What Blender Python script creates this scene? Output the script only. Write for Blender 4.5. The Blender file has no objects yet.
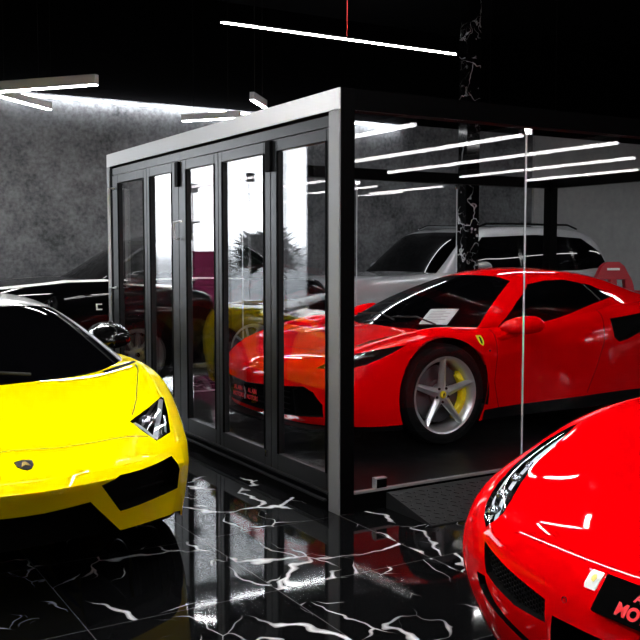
import bpy, bmesh, math, random
import numpy as np
from mathutils import Vector, Matrix
from mathutils.bvhtree import BVHTree
from mathutils.geometry import tessellate_polygon

random.seed(7)
SC = bpy.context.scene
COL = SC.collection
PI = math.pi

# ------------------------------------------------------------------ materials
def principled(name, base, rough=0.5, metal=0.0, coat=0.0, coat_rough=0.03, emit=None, strength=0.0, spec=0.5, coat_ior=1.36):
    m = bpy.data.materials.new(name); m.use_nodes = True
    b = m.node_tree.nodes['Principled BSDF']
    b.inputs['Base Color'].default_value = (*base, 1)
    b.inputs['Roughness'].default_value = rough
    b.inputs['Metallic'].default_value = metal
    b.inputs['Coat Weight'].default_value = coat
    b.inputs['Coat Roughness'].default_value = coat_rough
    b.inputs['Specular IOR Level'].default_value = spec
    b.inputs['Coat IOR'].default_value = coat_ior
    if emit:
        b.inputs['Emission Color'].default_value = (*emit, 1)
        b.inputs['Emission Strength'].default_value = strength
    return m

def noise_rough(m, scale, lo, hi, tint=0.0):
    """a little procedural wear: roughness (and slightly the colour) follows a noise in object space"""
    nt = m.node_tree; b = nt.nodes['Principled BSDF']
    tc = nt.nodes.new('ShaderNodeTexCoord'); n = nt.nodes.new('ShaderNodeTexNoise')
    n.inputs['Scale'].default_value = scale; n.inputs['Detail'].default_value = 5
    r = nt.nodes.new('ShaderNodeMapRange')
    r.inputs['To Min'].default_value = lo; r.inputs['To Max'].default_value = hi
    nt.links.new(tc.outputs['Object'], n.inputs['Vector'])
    nt.links.new(n.outputs['Fac'], r.inputs['Value'])
    nt.links.new(r.outputs['Result'], b.inputs['Roughness'])
    return m

def glass_mat(name, tint, base_refl, gain):
    """clear sheet glass: transparent, mirror share rises at grazing angles (Schlick)"""
    m = bpy.data.materials.new(name); m.use_nodes = True
    nt = m.node_tree; nt.nodes.clear()
    out = nt.nodes.new('ShaderNodeOutputMaterial'); mix = nt.nodes.new('ShaderNodeMixShader')
    tr = nt.nodes.new('ShaderNodeBsdfTransparent'); gl = nt.nodes.new('ShaderNodeBsdfGlossy')
    geo = nt.nodes.new('ShaderNodeNewGeometry'); dot = nt.nodes.new('ShaderNodeVectorMath'); dot.operation = 'DOT_PRODUCT'
    ab = nt.nodes.new('ShaderNodeMath'); ab.operation = 'ABSOLUTE'; om = nt.nodes.new('ShaderNodeMath'); om.operation = 'SUBTRACT'; om.inputs[0].default_value = 1.0
    pw = nt.nodes.new('ShaderNodeMath'); pw.operation = 'POWER'; pw.inputs[1].default_value = 5.0
    sch = nt.nodes.new('ShaderNodeMath'); sch.operation = 'MULTIPLY_ADD'; sch.inputs[1].default_value = .96; sch.inputs[2].default_value = .04
    ma = nt.nodes.new('ShaderNodeMath')
    nt.links.new(geo.outputs['Incoming'], dot.inputs[0]); nt.links.new(geo.outputs['Normal'], dot.inputs[1])
    nt.links.new(dot.outputs['Value'], ab.inputs[0]); nt.links.new(ab.outputs[0], om.inputs[1]); nt.links.new(om.outputs[0], pw.inputs[0]); nt.links.new(pw.outputs[0], sch.inputs[0])
    tr.inputs['Color'].default_value = (*tint, 1); gl.inputs['Roughness'].default_value = 0.0
    gl.inputs['Color'].default_value = (1, 1, 1, 1)
    ma.operation = 'MULTIPLY_ADD'; ma.inputs[1].default_value = gain; ma.inputs[2].default_value = base_refl
    ma.use_clamp = True
    nt.links.new(sch.outputs[0], ma.inputs[0]); nt.links.new(ma.outputs[0], mix.inputs[0])
    nt.links.new(tr.outputs[0], mix.inputs[1]); nt.links.new(gl.outputs[0], mix.inputs[2])
    nt.links.new(mix.outputs[0], out.inputs['Surface'])
    return m

# ------------------------------------------------------------------ objects
def tag(o, label=None, cat=None, group=None, kind=None):
    if label: o['label'] = label
    if cat: o['category'] = cat
    if group: o['group'] = group
    if kind: o['kind'] = kind
    return o

def empty(name, loc=(0, 0, 0), rz=0.0, parent=None):
    o = bpy.data.objects.new(name, None); COL.objects.link(o)
    o.location = loc; o.rotation_euler = (0, 0, rz); o.empty_display_size = 0.1
    if parent: o.parent = parent
    return o

def link_mesh(name, me, mat, parent=None):
    o = bpy.data.objects.new(name, me); COL.objects.link(o)
    if mat: me.materials.append(mat)
    if parent: o.parent = parent
    return o

def copy_tree(o, parent=None):
    c = o.copy(); COL.objects.link(c)
    c.parent = parent
    for ch in list(o.children): copy_tree(ch, c)
    return c

class MB:
    """collects simple shapes into ONE mesh"""
    def __init__(s): s.v = []; s.f = []
    def add(s, vs, fs):
        n = len(s.v); s.v += [tuple(p) for p in vs]; s.f += [tuple(i + n for i in f) for f in fs]; return s
    def box(s, lo, hi):
        x0, y0, z0 = lo; x1, y1, z1 = hi
        return s.add([(x0,y0,z0),(x1,y0,z0),(x1,y1,z0),(x0,y1,z0),(x0,y0,z1),(x1,y0,z1),(x1,y1,z1),(x0,y1,z1)],
                     [(3,2,1,0),(4,5,6,7),(0,1,5,4),(1,2,6,5),(2,3,7,6),(3,0,4,7)])
    def beam(s, a, b, w, h, up=(0, 0, 1)):
        """box bar from a to b, w across, h along up"""
        a = Vector(a); b = Vector(b); d = (b - a).normalized(); up = Vector(up)
        sd = d.cross(up).normalized(); u2 = sd.cross(d).normalized()
        vs = []
        for p in (a, b):
            for i, j in ((-1,-1),(1,-1),(1,1),(-1,1)): vs.append(p + sd*(w/2*i) + u2*(h/2*j))
        return s.add(vs, [(3,2,1,0),(4,5,6,7),(0,1,5,4),(1,2,6,5),(2,3,7,6),(3,0,4,7)])
    def tube(s, pts, r, n=10, cap=True):
        pts = [Vector(p) for p in pts]; rs = r if isinstance(r, (list, tuple)) else [r]*len(pts)
        rings = []; ref = None
        for i, p in enumerate(pts):
            d = (pts[min(i+1, len(pts)-1)] - pts[max(i-1, 0)]).normalized()
            if ref is None:
                ref = d.cross(Vector((0,0,1)))
                if ref.length < 1e-3: ref = d.cross(Vector((1,0,0)))
                ref.normalize()
            ref = (ref - d*ref.dot(d)).normalized(); o = d.cross(ref)
            rings.append([p + (ref*math.cos(2*PI*k/n) + o*math.sin(2*PI*k/n))*rs[i] for k in range(n)])
        vs = [q for g in rings for q in g]; fs = []
        for i in range(len(pts)-1):
            for k in range(n):
                a = i*n+k; b = i*n+(k+1) % n; fs.append((a, b, b+n, a+n))
        if cap: fs += [tuple(range(n))[::-1], tuple(range((len(pts)-1)*n, len(pts)*n))]
        return s.add(vs, fs)
    def lathe(s, prof, n=40, axis='y', c=(0, 0, 0)):
        """prof: (radius, along axis); open profile swept full turn"""
        vs = []; fs = []; m = len(prof)
        for k in range(n):
            a = 2*PI*k/n
            for r, h in prof:
                p = (r*math.cos(a), h, r*math.sin(a)) if axis == 'y' else (r*math.cos(a), r*math.sin(a), h)
                vs.append((p[0]+c[0], p[1]+c[1], p[2]+c[2]))
        for k in range(n):
            for j in range(m-1):
                a = k*m+j; b = ((k+1) % n)*m+j
                fs.append((a, a+1, b+1, b) if axis == 'y' else (a, b, b+1, a+1))
        return s.add(vs, fs)
    def prism(s, poly, d):
        """closed 3D polygon extruded by vector d"""
        n = len(poly); d = Vector(d); P = [Vector(p) for p in poly]
        tris = tessellate_polygon([P])
        vs = P + [p + d for p in P]
        fs = [t for t in tris] + [tuple(i+n for i in t[::-1]) for t in tris]
        fs += [(i, (i+1) % n, (i+1) % n+n, i+n) for i in range(n)]
        return s.add(vs, fs)
    def ball(s, c, r, nu=14, nv=8, sc=(1, 1, 1)):
        vs = []; fs = []
        for j in range(nv+1):
            t = PI*j/nv
            for i in range(nu):
                a = 2*PI*i/nu
                vs.append((c[0]+r*sc[0]*math.sin(t)*math.cos(a), c[1]+r*sc[1]*math.sin(t)*math.sin(a), c[2]+r*sc[2]*math.cos(t)))
        for j in range(nv):
            for i in range(nu):
                a = j*nu+i; b = j*nu+(i+1) % nu; fs.append((a, a+nu, b+nu, b))
        return s.add(vs, fs)
    def build(s, name, mat, parent=None, smooth=40, bevel=0, seg=2, fix=True):
        me = bpy.data.meshes.new(name); me.from_pydata(s.v, [], s.f); 
        if fix:
            bm = bmesh.new(); bm.from_mesh(me); bmesh.ops.recalc_face_normals(bm, faces=bm.faces); bm.to_mesh(me); bm.free()
        me.update()
        if smooth:
            me.shade_smooth(); me.set_sharp_from_angle(angle=math.radians(smooth))
        o = link_mesh(name, me, mat, parent)
        if bevel:
            b = o.modifiers.new('bevel', 'BEVEL'); b.width = bevel; b.segments = seg; b.limit_method = 'ANGLE'; b.angle_limit = math.radians(35)
        return o

# ------------------------------------------------------------------ lofted car skins
def nat(t, P, ts):
    """natural cubic spline through P (n, m) at parameters t, evaluated at ts"""
    n = len(t); h = np.diff(t)
    if n == 2:
        w = ((ts-t[0])/h[0])[:, None]; return P[0]*(1-w)+P[1]*w
    A = np.zeros((n, n)); B = np.zeros_like(P)
    A[0, 0] = A[-1, -1] = 1
    for i in range(1, n-1):
        A[i, i-1] = h[i-1]; A[i, i] = 2*(h[i-1]+h[i]); A[i, i+1] = h[i]
        B[i] = 6*((P[i+1]-P[i])/h[i] - (P[i]-P[i-1])/h[i-1])
    M = np.linalg.solve(A, B)
    k = np.clip(np.searchsorted(t, ts, side='right')-1, 0, n-2)
    a = (t[k+1]-ts)[:, None]; b = (ts-t[k])[:, None]; hk = h[k][:, None]
    return M[k]*a**3/(6*hk)+M[k+1]*b**3/(6*hk)+(P[k]/hk-M[k]*hk/6)*a+(P[k+1]/hk-M[k+1]*hk/6)*b

def spl(t, P, ts, creases):
    cuts = [0]+sorted(creases)+[len(t)-1]; out = np.zeros((len(ts), P.shape[1]))
    for a, b in zip(cuts[:-1], cuts[1:]):
        m = (ts >= t[a]-1e-9) & (ts <= t[b]+1e-9)
        out[m] = nat(t[a:b+1], P[a:b+1], ts[m])
    return out

def params(R):
    d = np.linalg.norm(np.diff(R, axis=0), axis=2).mean(axis=1)**0.6
    return np.concatenate([[0], np.cumsum(d)])

def loft(rows, nu=7, nv=6, cu=(), cv=(), mirror=True):
    R = np.array(rows, float); I, K, _ = R.shape; pad = 0
    if mirror:
        pad = 2; M = R[:, pad:0:-1].copy(); M[:, :, 1] *= -1; R = np.concatenate([M, R], axis=1)
    t = params(R); ts = np.concatenate([np.linspace(t[i], t[i+1], nu, endpoint=False) for i in range(I-1)]+[[t[-1]]])
    Q = spl(t, R.reshape(I, -1), ts, list(cu)).reshape(len(ts), R.shape[1], 3)
    Qt = Q.transpose(1, 0, 2); t2 = params(Qt); K2 = len(t2)
    ts2 = np.concatenate([np.linspace(t2[i], t2[i+1], nv, endpoint=False) for i in range(pad, K2-1)]+[[t2[-1]]])
    S = spl(t2, Qt.reshape(K2, -1), ts2, [c+pad for c in cv]).reshape(len(ts2), len(ts), 3).transpose(1, 0, 2)
    if mirror: S[:, 0, 1] = 0
    du = np.gradient(S, axis=0); dv = np.gradient(S, axis=1)
    N = np.cross(du, dv); N /= np.maximum(np.linalg.norm(N, axis=2, keepdims=True), 1e-9)
    if mirror:
        N[:, 0, 1] = 0; N[:, 0] /= np.maximum(np.linalg.norm(N[:, 0], axis=1, keepdims=True), 1e-9)
    G = np.concatenate([S, N], axis=2)
    return [np.array([G[i, j], G[i+1, j], G[i+1, j+1], G[i, j+1]]) for i in range(G.shape[0]-1) for j in range(G.shape[1]-1)]

AX = {'x': 0, 'y': 1, 'z': 2}
def split(poly, ia, ib, nx, ny, c):
    d = poly[:, ia]*nx+poly[:, ib]*ny-c
    if (d >= -1e-7).all(): return poly, None
    if (d <= 1e-7).all(): return None, poly
    a = []; b = []; n = len(poly)
    for i in range(n):
        p, q, dp, dq = poly[i], poly[(i+1) % n], d[i], d[(i+1) % n]
        if dp >= 0: a.append(p)
        if dp <= 0: b.append(p)
        if dp*dq < 0:
            m = p+(q-p)*(dp/(dp-dq)); a.append(m); b.append(m)
    A = np.array(a) if len(a) > 2 else None; B = np.array(b) if len(b) > 2 else None
    return A, B

def cut(polys, proj, outline, pred=None):
    """split a skin along a drawn outline (in the xz, xy or yz view): pieces outside, pieces inside"""
    ia, ib = AX[proj[0]], AX[proj[1]]
    o = [Vector((p[0], p[1], 0)) for p in outline]
    area = sum(o[i].x*o[(i+1) % len(o)].y-o[(i+1) % len(o)].x*o[i].y for i in range(len(o)))
    if area < 0: o = o[::-1]
    convex = all((o[(i+1) % len(o)]-o[i]).cross(o[(i+2) % len(o)]-o[(i+1) % len(o)]).z > -1e-9 for i in range(len(o)))
    cells = [o] if convex else [[o[i] for i in t] for t in tessellate_polygon([o])]
    inside = []; cur = polys
    for cell in cells:
        ar = sum(cell[i].x*cell[(i+1) % len(cell)].y-cell[(i+1) % len(cell)].x*cell[i].y for i in range(len(cell)))
        if abs(ar) < 1e-9: continue
        if ar < 0: cell = cell[::-1]
        x0 = min(p.x for p in cell); x1 = max(p.x for p in cell); y0 = min(p.y for p in cell); y1 = max(p.y for p in cell)
        nxt = []
        for P in cur:
            A = P[:, ia]; B = P[:, ib]
            if A.max() < x0 or A.min() > x1 or B.max() < y0 or B.min() > y1 or (pred and not pred(P.mean(axis=0))):
                nxt.append(P); continue
            rest = P; outs = []
            for i in range(len(cell)):
                a, b = cell[i], cell[(i+1) % len(cell)]
                nx, ny = -(b.y-a.y), (b.x-a.x); l = math.hypot(nx, ny)
                if l < 1e-9: continue
                nx /= l; ny /= l
                rest, ot = split(rest, ia, ib, nx, ny, nx*a.x+ny*a.y)
                if ot is not None: outs.append(ot)
                if rest is None: break
            if rest is None: nxt.append(P)
            else: inside.append(rest); nxt += outs
        cur = nxt
    return cur, inside

def mirrored(polys):
    out = []
    for P in polys:
        Q = P[::-1].copy(); Q[:, 1] *= -1; Q[:, 4] *= -1; out.append(Q)
    return out

def on_outline(m, outline):
    n = len(outline)
    for i in range(n):
        ax, ay = outline[i]; bx, by = outline[(i+1) % n]; l2 = (bx-ax)**2+(by-ay)**2
        if l2 < 1e-12: continue
        t = max(0, min(1, ((m[0]-ax)*(bx-ax)+(m[1]-ay)*(by-ay))/l2))
        if math.hypot(m[0]-ax-t*(bx-ax), m[1]-ay-t*(by-ay)) < 2e-4: return True
    return False

def skin(name, polys, mat, parent=None, offset=0.0, wall=None, proj=None, outline=None, direction=None):
    """polys -> one mesh with the skin's own normals; wall: depth of side walls drawn along the outline"""
    idx = {}; V = []; N = []; F = []
    def vid(p, nrm):
        k = (round(p[0], 5), round(p[1], 5), round(p[2], 5))
        if k not in idx: idx[k] = len(V); V.append(p); N.append(np.array(nrm))
        else: N[idx[k]] = N[idx[k]]+nrm
        return idx[k]
    WV = []; WF = []; WN = []
    for P in polys:
        D = P[:, 3:] if direction is None else np.tile(np.array(direction, float), (len(P), 1))
        Q = P[:, :3]+D*offset
        f = []
        for p, nrm in zip(Q, P[:, 3:]):
            i = vid(p, nrm)
            if not f or (f[-1] != i and f[0] != i): f.append(i)
        if len(f) > 2: F.append(tuple(f))
        if wall:
            ia, ib = AX[proj[0]], AX[proj[1]]
            for i in range(len(P)):
                p, q = P[i], P[(i+1) % len(P)]
                m = ((p[ia]+q[ia])/2, (p[ib]+q[ib])/2)
                if on_outline(m, outline):
                    a, b = Q[i], Q[(i+1) % len(P)]; k = len(WV)
                    da = D[i]*wall; db = D[(i+1) % len(P)]*wall
                    fn = np.cross(b-a, da); fn = fn/max(np.linalg.norm(fn), 1e-9)
                    WV += [a, b, b+db, a+da]; WN += [fn]*4; WF.append((k, k+1, k+2, k+3))
    n = len(V); V = V+WV; N = N+WN; F = F+[tuple(i+n for i in f) for f in WF]
    me = bpy.data.meshes.new(name); me.from_pydata([tuple(map(float, p)) for p in V], [], F); me.update()
    me.shade_smooth()
    nn = [Vector(x.tolist()).normalized() if np.linalg.norm(x) > 1e-9 else Vector((0, 0, 1)) for x in N]
    me.normals_split_custom_set_from_vertices(nn)
    return link_mesh(name, me, mat, parent)

class Car:
    """half skins (y >= 0) that get cut and mirrored"""
    def __init__(s, root): s.root = root
    def decal(s, polys, name, mat, proj, outline, pred=None, offset=0.002, sides=(1,), parent=None, wall=-0.004):
        _, ins = cut(polys, proj, outline, pred); o = []
        for sd in sides:
            if not ins: continue
            if sd == 1: o.append(skin(name, ins, mat, parent or s.root, offset, wall, proj, outline))
            else:
                ol = [((-a if proj[0] == 'y' else a), (-b if proj[1] == 'y' else b)) for a, b in outline]
                o.append(skin(name, mirrored(ins), mat, parent or s.root, offset, wall, proj, ol))
        return o
    def panel(s, polys, name, mat, proj, outline, pred=None, depth=0.0, sides=(1, -1), join=False, parent=None, direction=None):
        """cut the outline out of the skin and set the piece back by depth (with walls up to the skin)"""
        rest, ins = cut(polys, proj, outline, pred); o = []
        w = depth if depth else None
        ol = [((-a if proj[0] == 'y' else a), (-b if proj[1] == 'y' else b)) for a, b in outline]
        if join:
            o.append(skin(name, ins+mirrored(ins), mat, parent or s.root, -depth, w, proj, list(outline)+list(outline[:1])+ol, direction))
        else:
            for sd in sides:
                if sd == 1: o.append(skin(name, ins, mat, parent or s.root, -depth, w, proj, outline, direction))
                else: o.append(skin(name, mirrored(ins), mat, parent or s.root, -depth, w, proj, ol, None if direction is None else (direction[0], -direction[1], direction[2])))
        return rest, o
    def body(s, name, polys, mat): return skin(name, polys+mirrored(polys), mat, s.root)

def bvh_of(polys):
    V = []; F = []
    for P in polys:
        n = len(V); V += [Vector(p[:3].tolist()) for p in P]; F.append(tuple(range(n, n+len(P))))
    return BVHTree.FromPolygons(V, F)

def circle(cx, cz, r, n=36, a0=0.0): return [(cx+r*math.cos(a0+2*PI*k/n), cz+r*math.sin(a0+2*PI*k/n)) for k in range(n)]
def stroke(pts, w):
    """thin outline polygon(s) around a drawn line: one quad per segment"""
    out = []
    for (ax, ay), (bx, by) in zip(pts[:-1], pts[1:]):
        l = math.hypot(bx-ax, by-ay) or 1; nx, ny = -(by-ay)/l*w/2, (bx-ax)/l*w/2
        out.append([(ax+nx, ay+ny), (bx+nx, by+ny), (bx-nx, by-ny), (ax-nx, ay-ny)])
    return out
# ------------------------------------------------------------------ materials used by the cars
M_RED = principled('red_paint', (0.86, 0.0, 0.0015), 0.5, coat=1.0, coat_rough=0.02, spec=0.0, coat_ior=1.25)
M_YEL = principled('yellow_paint', (0.95, 0.72, 0.0), 0.5, coat=1.0, coat_rough=0.02, spec=0.0)
M_BLKPAINT = principled('black_paint', (0.0015, 0.0015, 0.002), 0.5, coat=1.0, coat_rough=0.02, spec=0.0)
M_SILVER = principled('silver_paint', (0.42, 0.43, 0.45), 0.4, metal=0.3, coat=1.0, coat_rough=0.03)
M_WHITE = principled('white_paint', (0.75, 0.76, 0.78), 0.35, coat=1.0, coat_rough=0.03)
M_CARGLASS = principled('tinted_car_glass', (0.001, 0.001, 0.0013), 0.02, spec=0.10)
M_TRIM = principled('black_trim', (0.003, 0.003, 0.0035), 0.5, spec=.15)
M_GLOSS = principled('gloss_black', (0.002, 0.002, 0.002), 0.12, spec=.35)
M_HOLE = noise_rough(principled('dark_recess', (0.002, 0.002, 0.002), 0.8, spec=0.1), 60, .7, .95)
M_TYRE = noise_rough(principled('tyre_rubber', (0.004, 0.004, 0.0045), 0.7, spec=.1), 40, .6, .8)
M_ALLOY = principled('silver_alloy', (0.66, 0.67, 0.70), 0.3, metal=0.8)
M_DARKALLOY = principled('dark_alloy', (0.05, 0.05, 0.055), 0.3, metal=0.8)
M_DISC = noise_rough(principled('brake_disc_steel', (0.10, 0.10, 0.11), 0.4, metal=0.9), 80, .3, .5)
M_CALYEL = principled('yellow_caliper', (0.85, 0.68, 0.0), 0.35, coat=0.5)
M_CHROME = principled('chrome', (0.75, 0.76, 0.78), 0.12, metal=1.0)
M_LAMP = principled('lamp_reflector', (0.42, 0.44, 0.47), 0.12, metal=0.9)
M_DRL = principled('daylight_lamp_strip', (0.24, 0.25, 0.27), 0.3, metal=.4)
M_ROOFGREY = principled('grey_roof_panel', (0.16, 0.16, 0.165), 0.35, coat=.6, spec=.3)
M_STRIP = principled('white_lamp_strip', (0.62, 0.64, 0.67), 0.25, metal=.2)
M_LENS = glass_mat('lamp_cover_glass', (0.96, 0.97, 0.98), 0.02, 1.0)
M_BADGE_Y = principled('yellow_badge', (0.9, 0.7, 0.02), 0.35)
M_BADGE_B = principled('badge_black', (0.01, 0.01, 0.01), 0.3)
M_BADGE_W = principled('badge_white', (0.85, 0.85, 0.82), 0.3)
M_BADGE_G = principled('badge_gold', (0.8, 0.62, 0.15), 0.3, metal=0.6)
M_PLATE = principled('plate_black', (0.002, 0.002, 0.002), 0.6, spec=0.0)
M_PLATETXT = principled('plate_lettering_red', (0.85, 0.0, 0.01), 0.4)
M_SILVERDECAL = principled('silver_mark', (0.7, 0.7, 0.7), 0.3, metal=0.7)

def mesh_grid(cols, rows): pass

def text_mesh(name, body, size, mat, parent, loc, rot, ex=0.0008, bold=0.0):
    cu = bpy.data.curves.new(name, 'FONT'); cu.body = body; cu.size = size; cu.extrude = ex; cu.offset = bold
    cu.align_x = 'CENTER'; cu.align_y = 'CENTER'
    o = bpy.data.objects.new(name, cu); COL.objects.link(o)
    dg = bpy.context.evaluated_depsgraph_get(); dg.update()
    me = bpy.data.meshes.new_from_object(o.evaluated_get(dg))
    bpy.data.objects.remove(o); bpy.data.curves.remove(cu)
    me.materials.clear()
    q = link_mesh(name, me, mat, parent); q.location = loc; q.rotation_euler = rot
    return q

def spoke_bm(mb, ang, r0, r1, w0, w1, f0, f1, depth, side, twist=0.0):
    """one ridge-backed spoke from radius r0 to r1; side: +1 faces +y"""
    n = 7; rings = []
    for i in range(n):
        t = i/(n-1); r = r0+(r1-r0)*t; w = w0+(w1-w0)*(t**0.8); y = f0+(f1-f0)*t
        prof = [(-w, -depth*.55), (-w*.92, -.012), (-w*.30, -.001), (0, 0.004), (w*.30, -.001), (w*.92, -.012), (w, -depth*.55), (w*.5, -depth), (-w*.5, -depth)]
        a = ang+twist*t; ring = []
        for s_, h in prof:
            x = r*math.cos(a)-s_*math.sin(a); z = r*math.sin(a)+s_*math.cos(a)
            ring.append((x, (y+h)*side, z))
        rings.append(ring)
    m = len(rings[0]); vs = [p for g in rings for p in g]; fs = []
    for i in range(n-1):
        for k in range(m):
            a = i*m+k; b = i*m+(k+1) % m; fs.append((a, b, b+m, a+m))
    fs += [tuple(range(m))[::-1], tuple(range((n-1)*m, n*m))]
    mb.add(vs, fs)

def make_wheel(parent, loc, R, rim, width, side, style, alloy, caliper, cap, a0=PI/2):
    """wheel (rim and spokes) > tyre, brake_disc, brake_caliper, centre_cap; side +1: outer face looks to +y"""
    s = side; mb = MB(); hw = width/2
    # barrel and outer lip; y measured from wheel centre plane, outer face at +hw
    prof = [(rim-.012, -hw*.9), (rim-.016, -hw*.85), (rim-.035, -hw*.5), (rim-.04, hw*.45), (rim-.03, hw*.72), (rim-.017, hw*.86), (rim-.010, hw*.90), (rim, hw*.92), (rim+.003, hw*.86), (rim-.008, hw*.75), (rim-.02, 0), (rim-.004, -hw*.86), (rim-.012, -hw*.9)]
    mb.lathe([(r, h*s) for r, h in prof], 64)
    if style == 'star':
        for k in range(5): spoke_bm(mb, a0+2*PI*k/5, .042, rim-.012, .036, .018, hw*.66, hw*.86, .045, s)
        mb.lathe([(0.0001, (hw*.66)*s), (.03, (hw*.66)*s), (.062, (hw*.62)*s), (.068, (hw*.4)*s), (.068, (hw*.1)*s), (.0001, hw*.1*s)], 40)
    elif style == 'twin':
        for k in range(5):
            for dd in (-.17, .17): spoke_bm(mb, a0+2*PI*k/5+dd*.9, .06, rim-.012, .017, .013, hw*.62, hw*.86, .04, s, twist=dd*.35)
        mb.lathe([(0.0001, (hw*.64)*s), (.04, (hw*.64)*s), (.075, (hw*.58)*s), (.08, (hw*.3)*s), (.0001, hw*.3*s)], 40)
    else:
        for k in range(10): spoke_bm(mb, a0+2*PI*k/10, .05, rim-.012, .016, .012, hw*.6, hw*.84, .035, s)
        mb.lathe([(0.0001, (hw*.62)*s), (.04, (hw*.62)*s), (.075, (hw*.56)*s), (.08, (hw*.3)*s), (.0001, hw*.3*s)], 40)
    w = mb.build('wheel', alloy, parent, smooth=50); w.location = loc
    t = MB(); T = R
    tp = [(rim-.008, -hw*.86), (rim+.02, -hw*.98), (T-.05, -hw*1.0), (T-.018, -hw*.93), (T-.004, -hw*.75)]
    for g in (-.45, -.15, .15, .45): tp += [(T, hw*(g-.12)), (T, hw*(g-.03)), (T-.007, hw*(g-.02)), (T-.007, hw*(g+.02)), (T, hw*(g+.03))]
    tp += [(T-.004, hw*.75), (T-.018, hw*.93), (T-.05, hw*1.0), (rim+.02, hw*.98), (rim-.004, hw*.88)]
    t.lathe([(r, h*s) for r, h in tp], 64); t.build('tyre', M_TYRE, w, smooth=30)
    d = MB(); d.lathe([(.075, hw*.28*s), (.09, hw*.28*s), (.10, hw*.18*s), (rim*.74, hw*.18*s), (rim*.74, hw*.02*s), (.075, hw*.02*s)], 48)
    for k in range(24):
        a = 2*PI*k/24; r = rim*(.5+.16*((k % 3)/2)); d.ball((r*math.cos(a), hw*.18*s, r*math.sin(a)), .006, 6, 4, (1, .3, 1))
    d.build('brake_disc', M_DISC, w)
    c = MB(); n = 12; vs = []; a1 = -.95; a2 = .70
    for i in range(n+1):
        a = a1+(a2-a1)*i/n; e = 1-.35*abs(2*i/n-1)**3
        for r, h in ((rim*.66+.012*(1-e), hw*.0), (rim*.66+.012*(1-e), hw*.40*e), (rim*.70, hw*.50*e), (rim*.84, hw*.48*e), (rim*.885*(.96+.04*e), hw*.36*e), (rim*.885*(.96+.04*e), 0)):
            vs.append((r*math.cos(a), h*s, r*math.sin(a)))
    fs = []
    for i in range(n):
        for k in range(6):
            p = i*6+k; q = i*6+(k+1) % 6; fs.append((p, q, q+6, p+6))
    fs += [tuple(range(6))[::-1], tuple(range(n*6, n*6+6))]
    c.add(vs, fs)
    for a in (-.4, .4):
        c.ball((rim*.75*math.cos(a), hw*.48*s, rim*.75*math.sin(a)), .022, 10, 6, (1, .5, 1))
    c.build('brake_caliper', caliper, w, smooth=45)
    if style == 'star':
        b = MB()
        for k in range(5):
            a = a0+PI/5+2*PI*k/5; b.lathe([(.0001, .006*s), (.008, .006*s), (.010, 0), (.010, -.03*s)], 10, 'y', (.050*math.cos(a), hw*.64*s, .050*math.sin(a)))
        b.build('wheel_bolts', M_TRIM, w)
    k_ = MB(); k_.lathe([(.0001, (hw*.66+.010)*s), (.022, (hw*.66+.010)*s), (.027, (hw*.66+.004)*s), (.027, hw*.5*s)], 24)
    cp = k_.build('centre_cap', cap, w)
    h_ = MB(); y_ = (hw*.66+.0105)*s
    h_.prism([(-.004, y_, -.013), (.002, y_, -.012), (.004, y_, -.002), (.009, y_, .004), (.004, y_, .012), (-.004, y_, .010), (-.007, y_, 0)], (0, .0012*s, 0)); h_.build('cap_emblem', M_BADGE_B, w)
    return w

def wheel_well(parent, x, z, r, y0, y1):
    mb = MB(); n = 20; vs = []; fs = []
    for y in (y0, y1):
        for k in range(n+1):
            a = -.25+(PI+.5)*k/n; vs.append((x+r*math.cos(a), y, z+r*math.sin(a)))
    for k in range(n): fs.append((k, k+1, n+1+k+1, n+1+k))
    inner = [(n+1)*0+k for k in range(n+1)] if abs(y0) < abs(y1) else [(n+1)+k for k in range(n+1)]
    fs.append(tuple(inner))
    mb.add(vs, fs); return mb.build('wheel_well', M_HOLE, parent, smooth=40)

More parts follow.
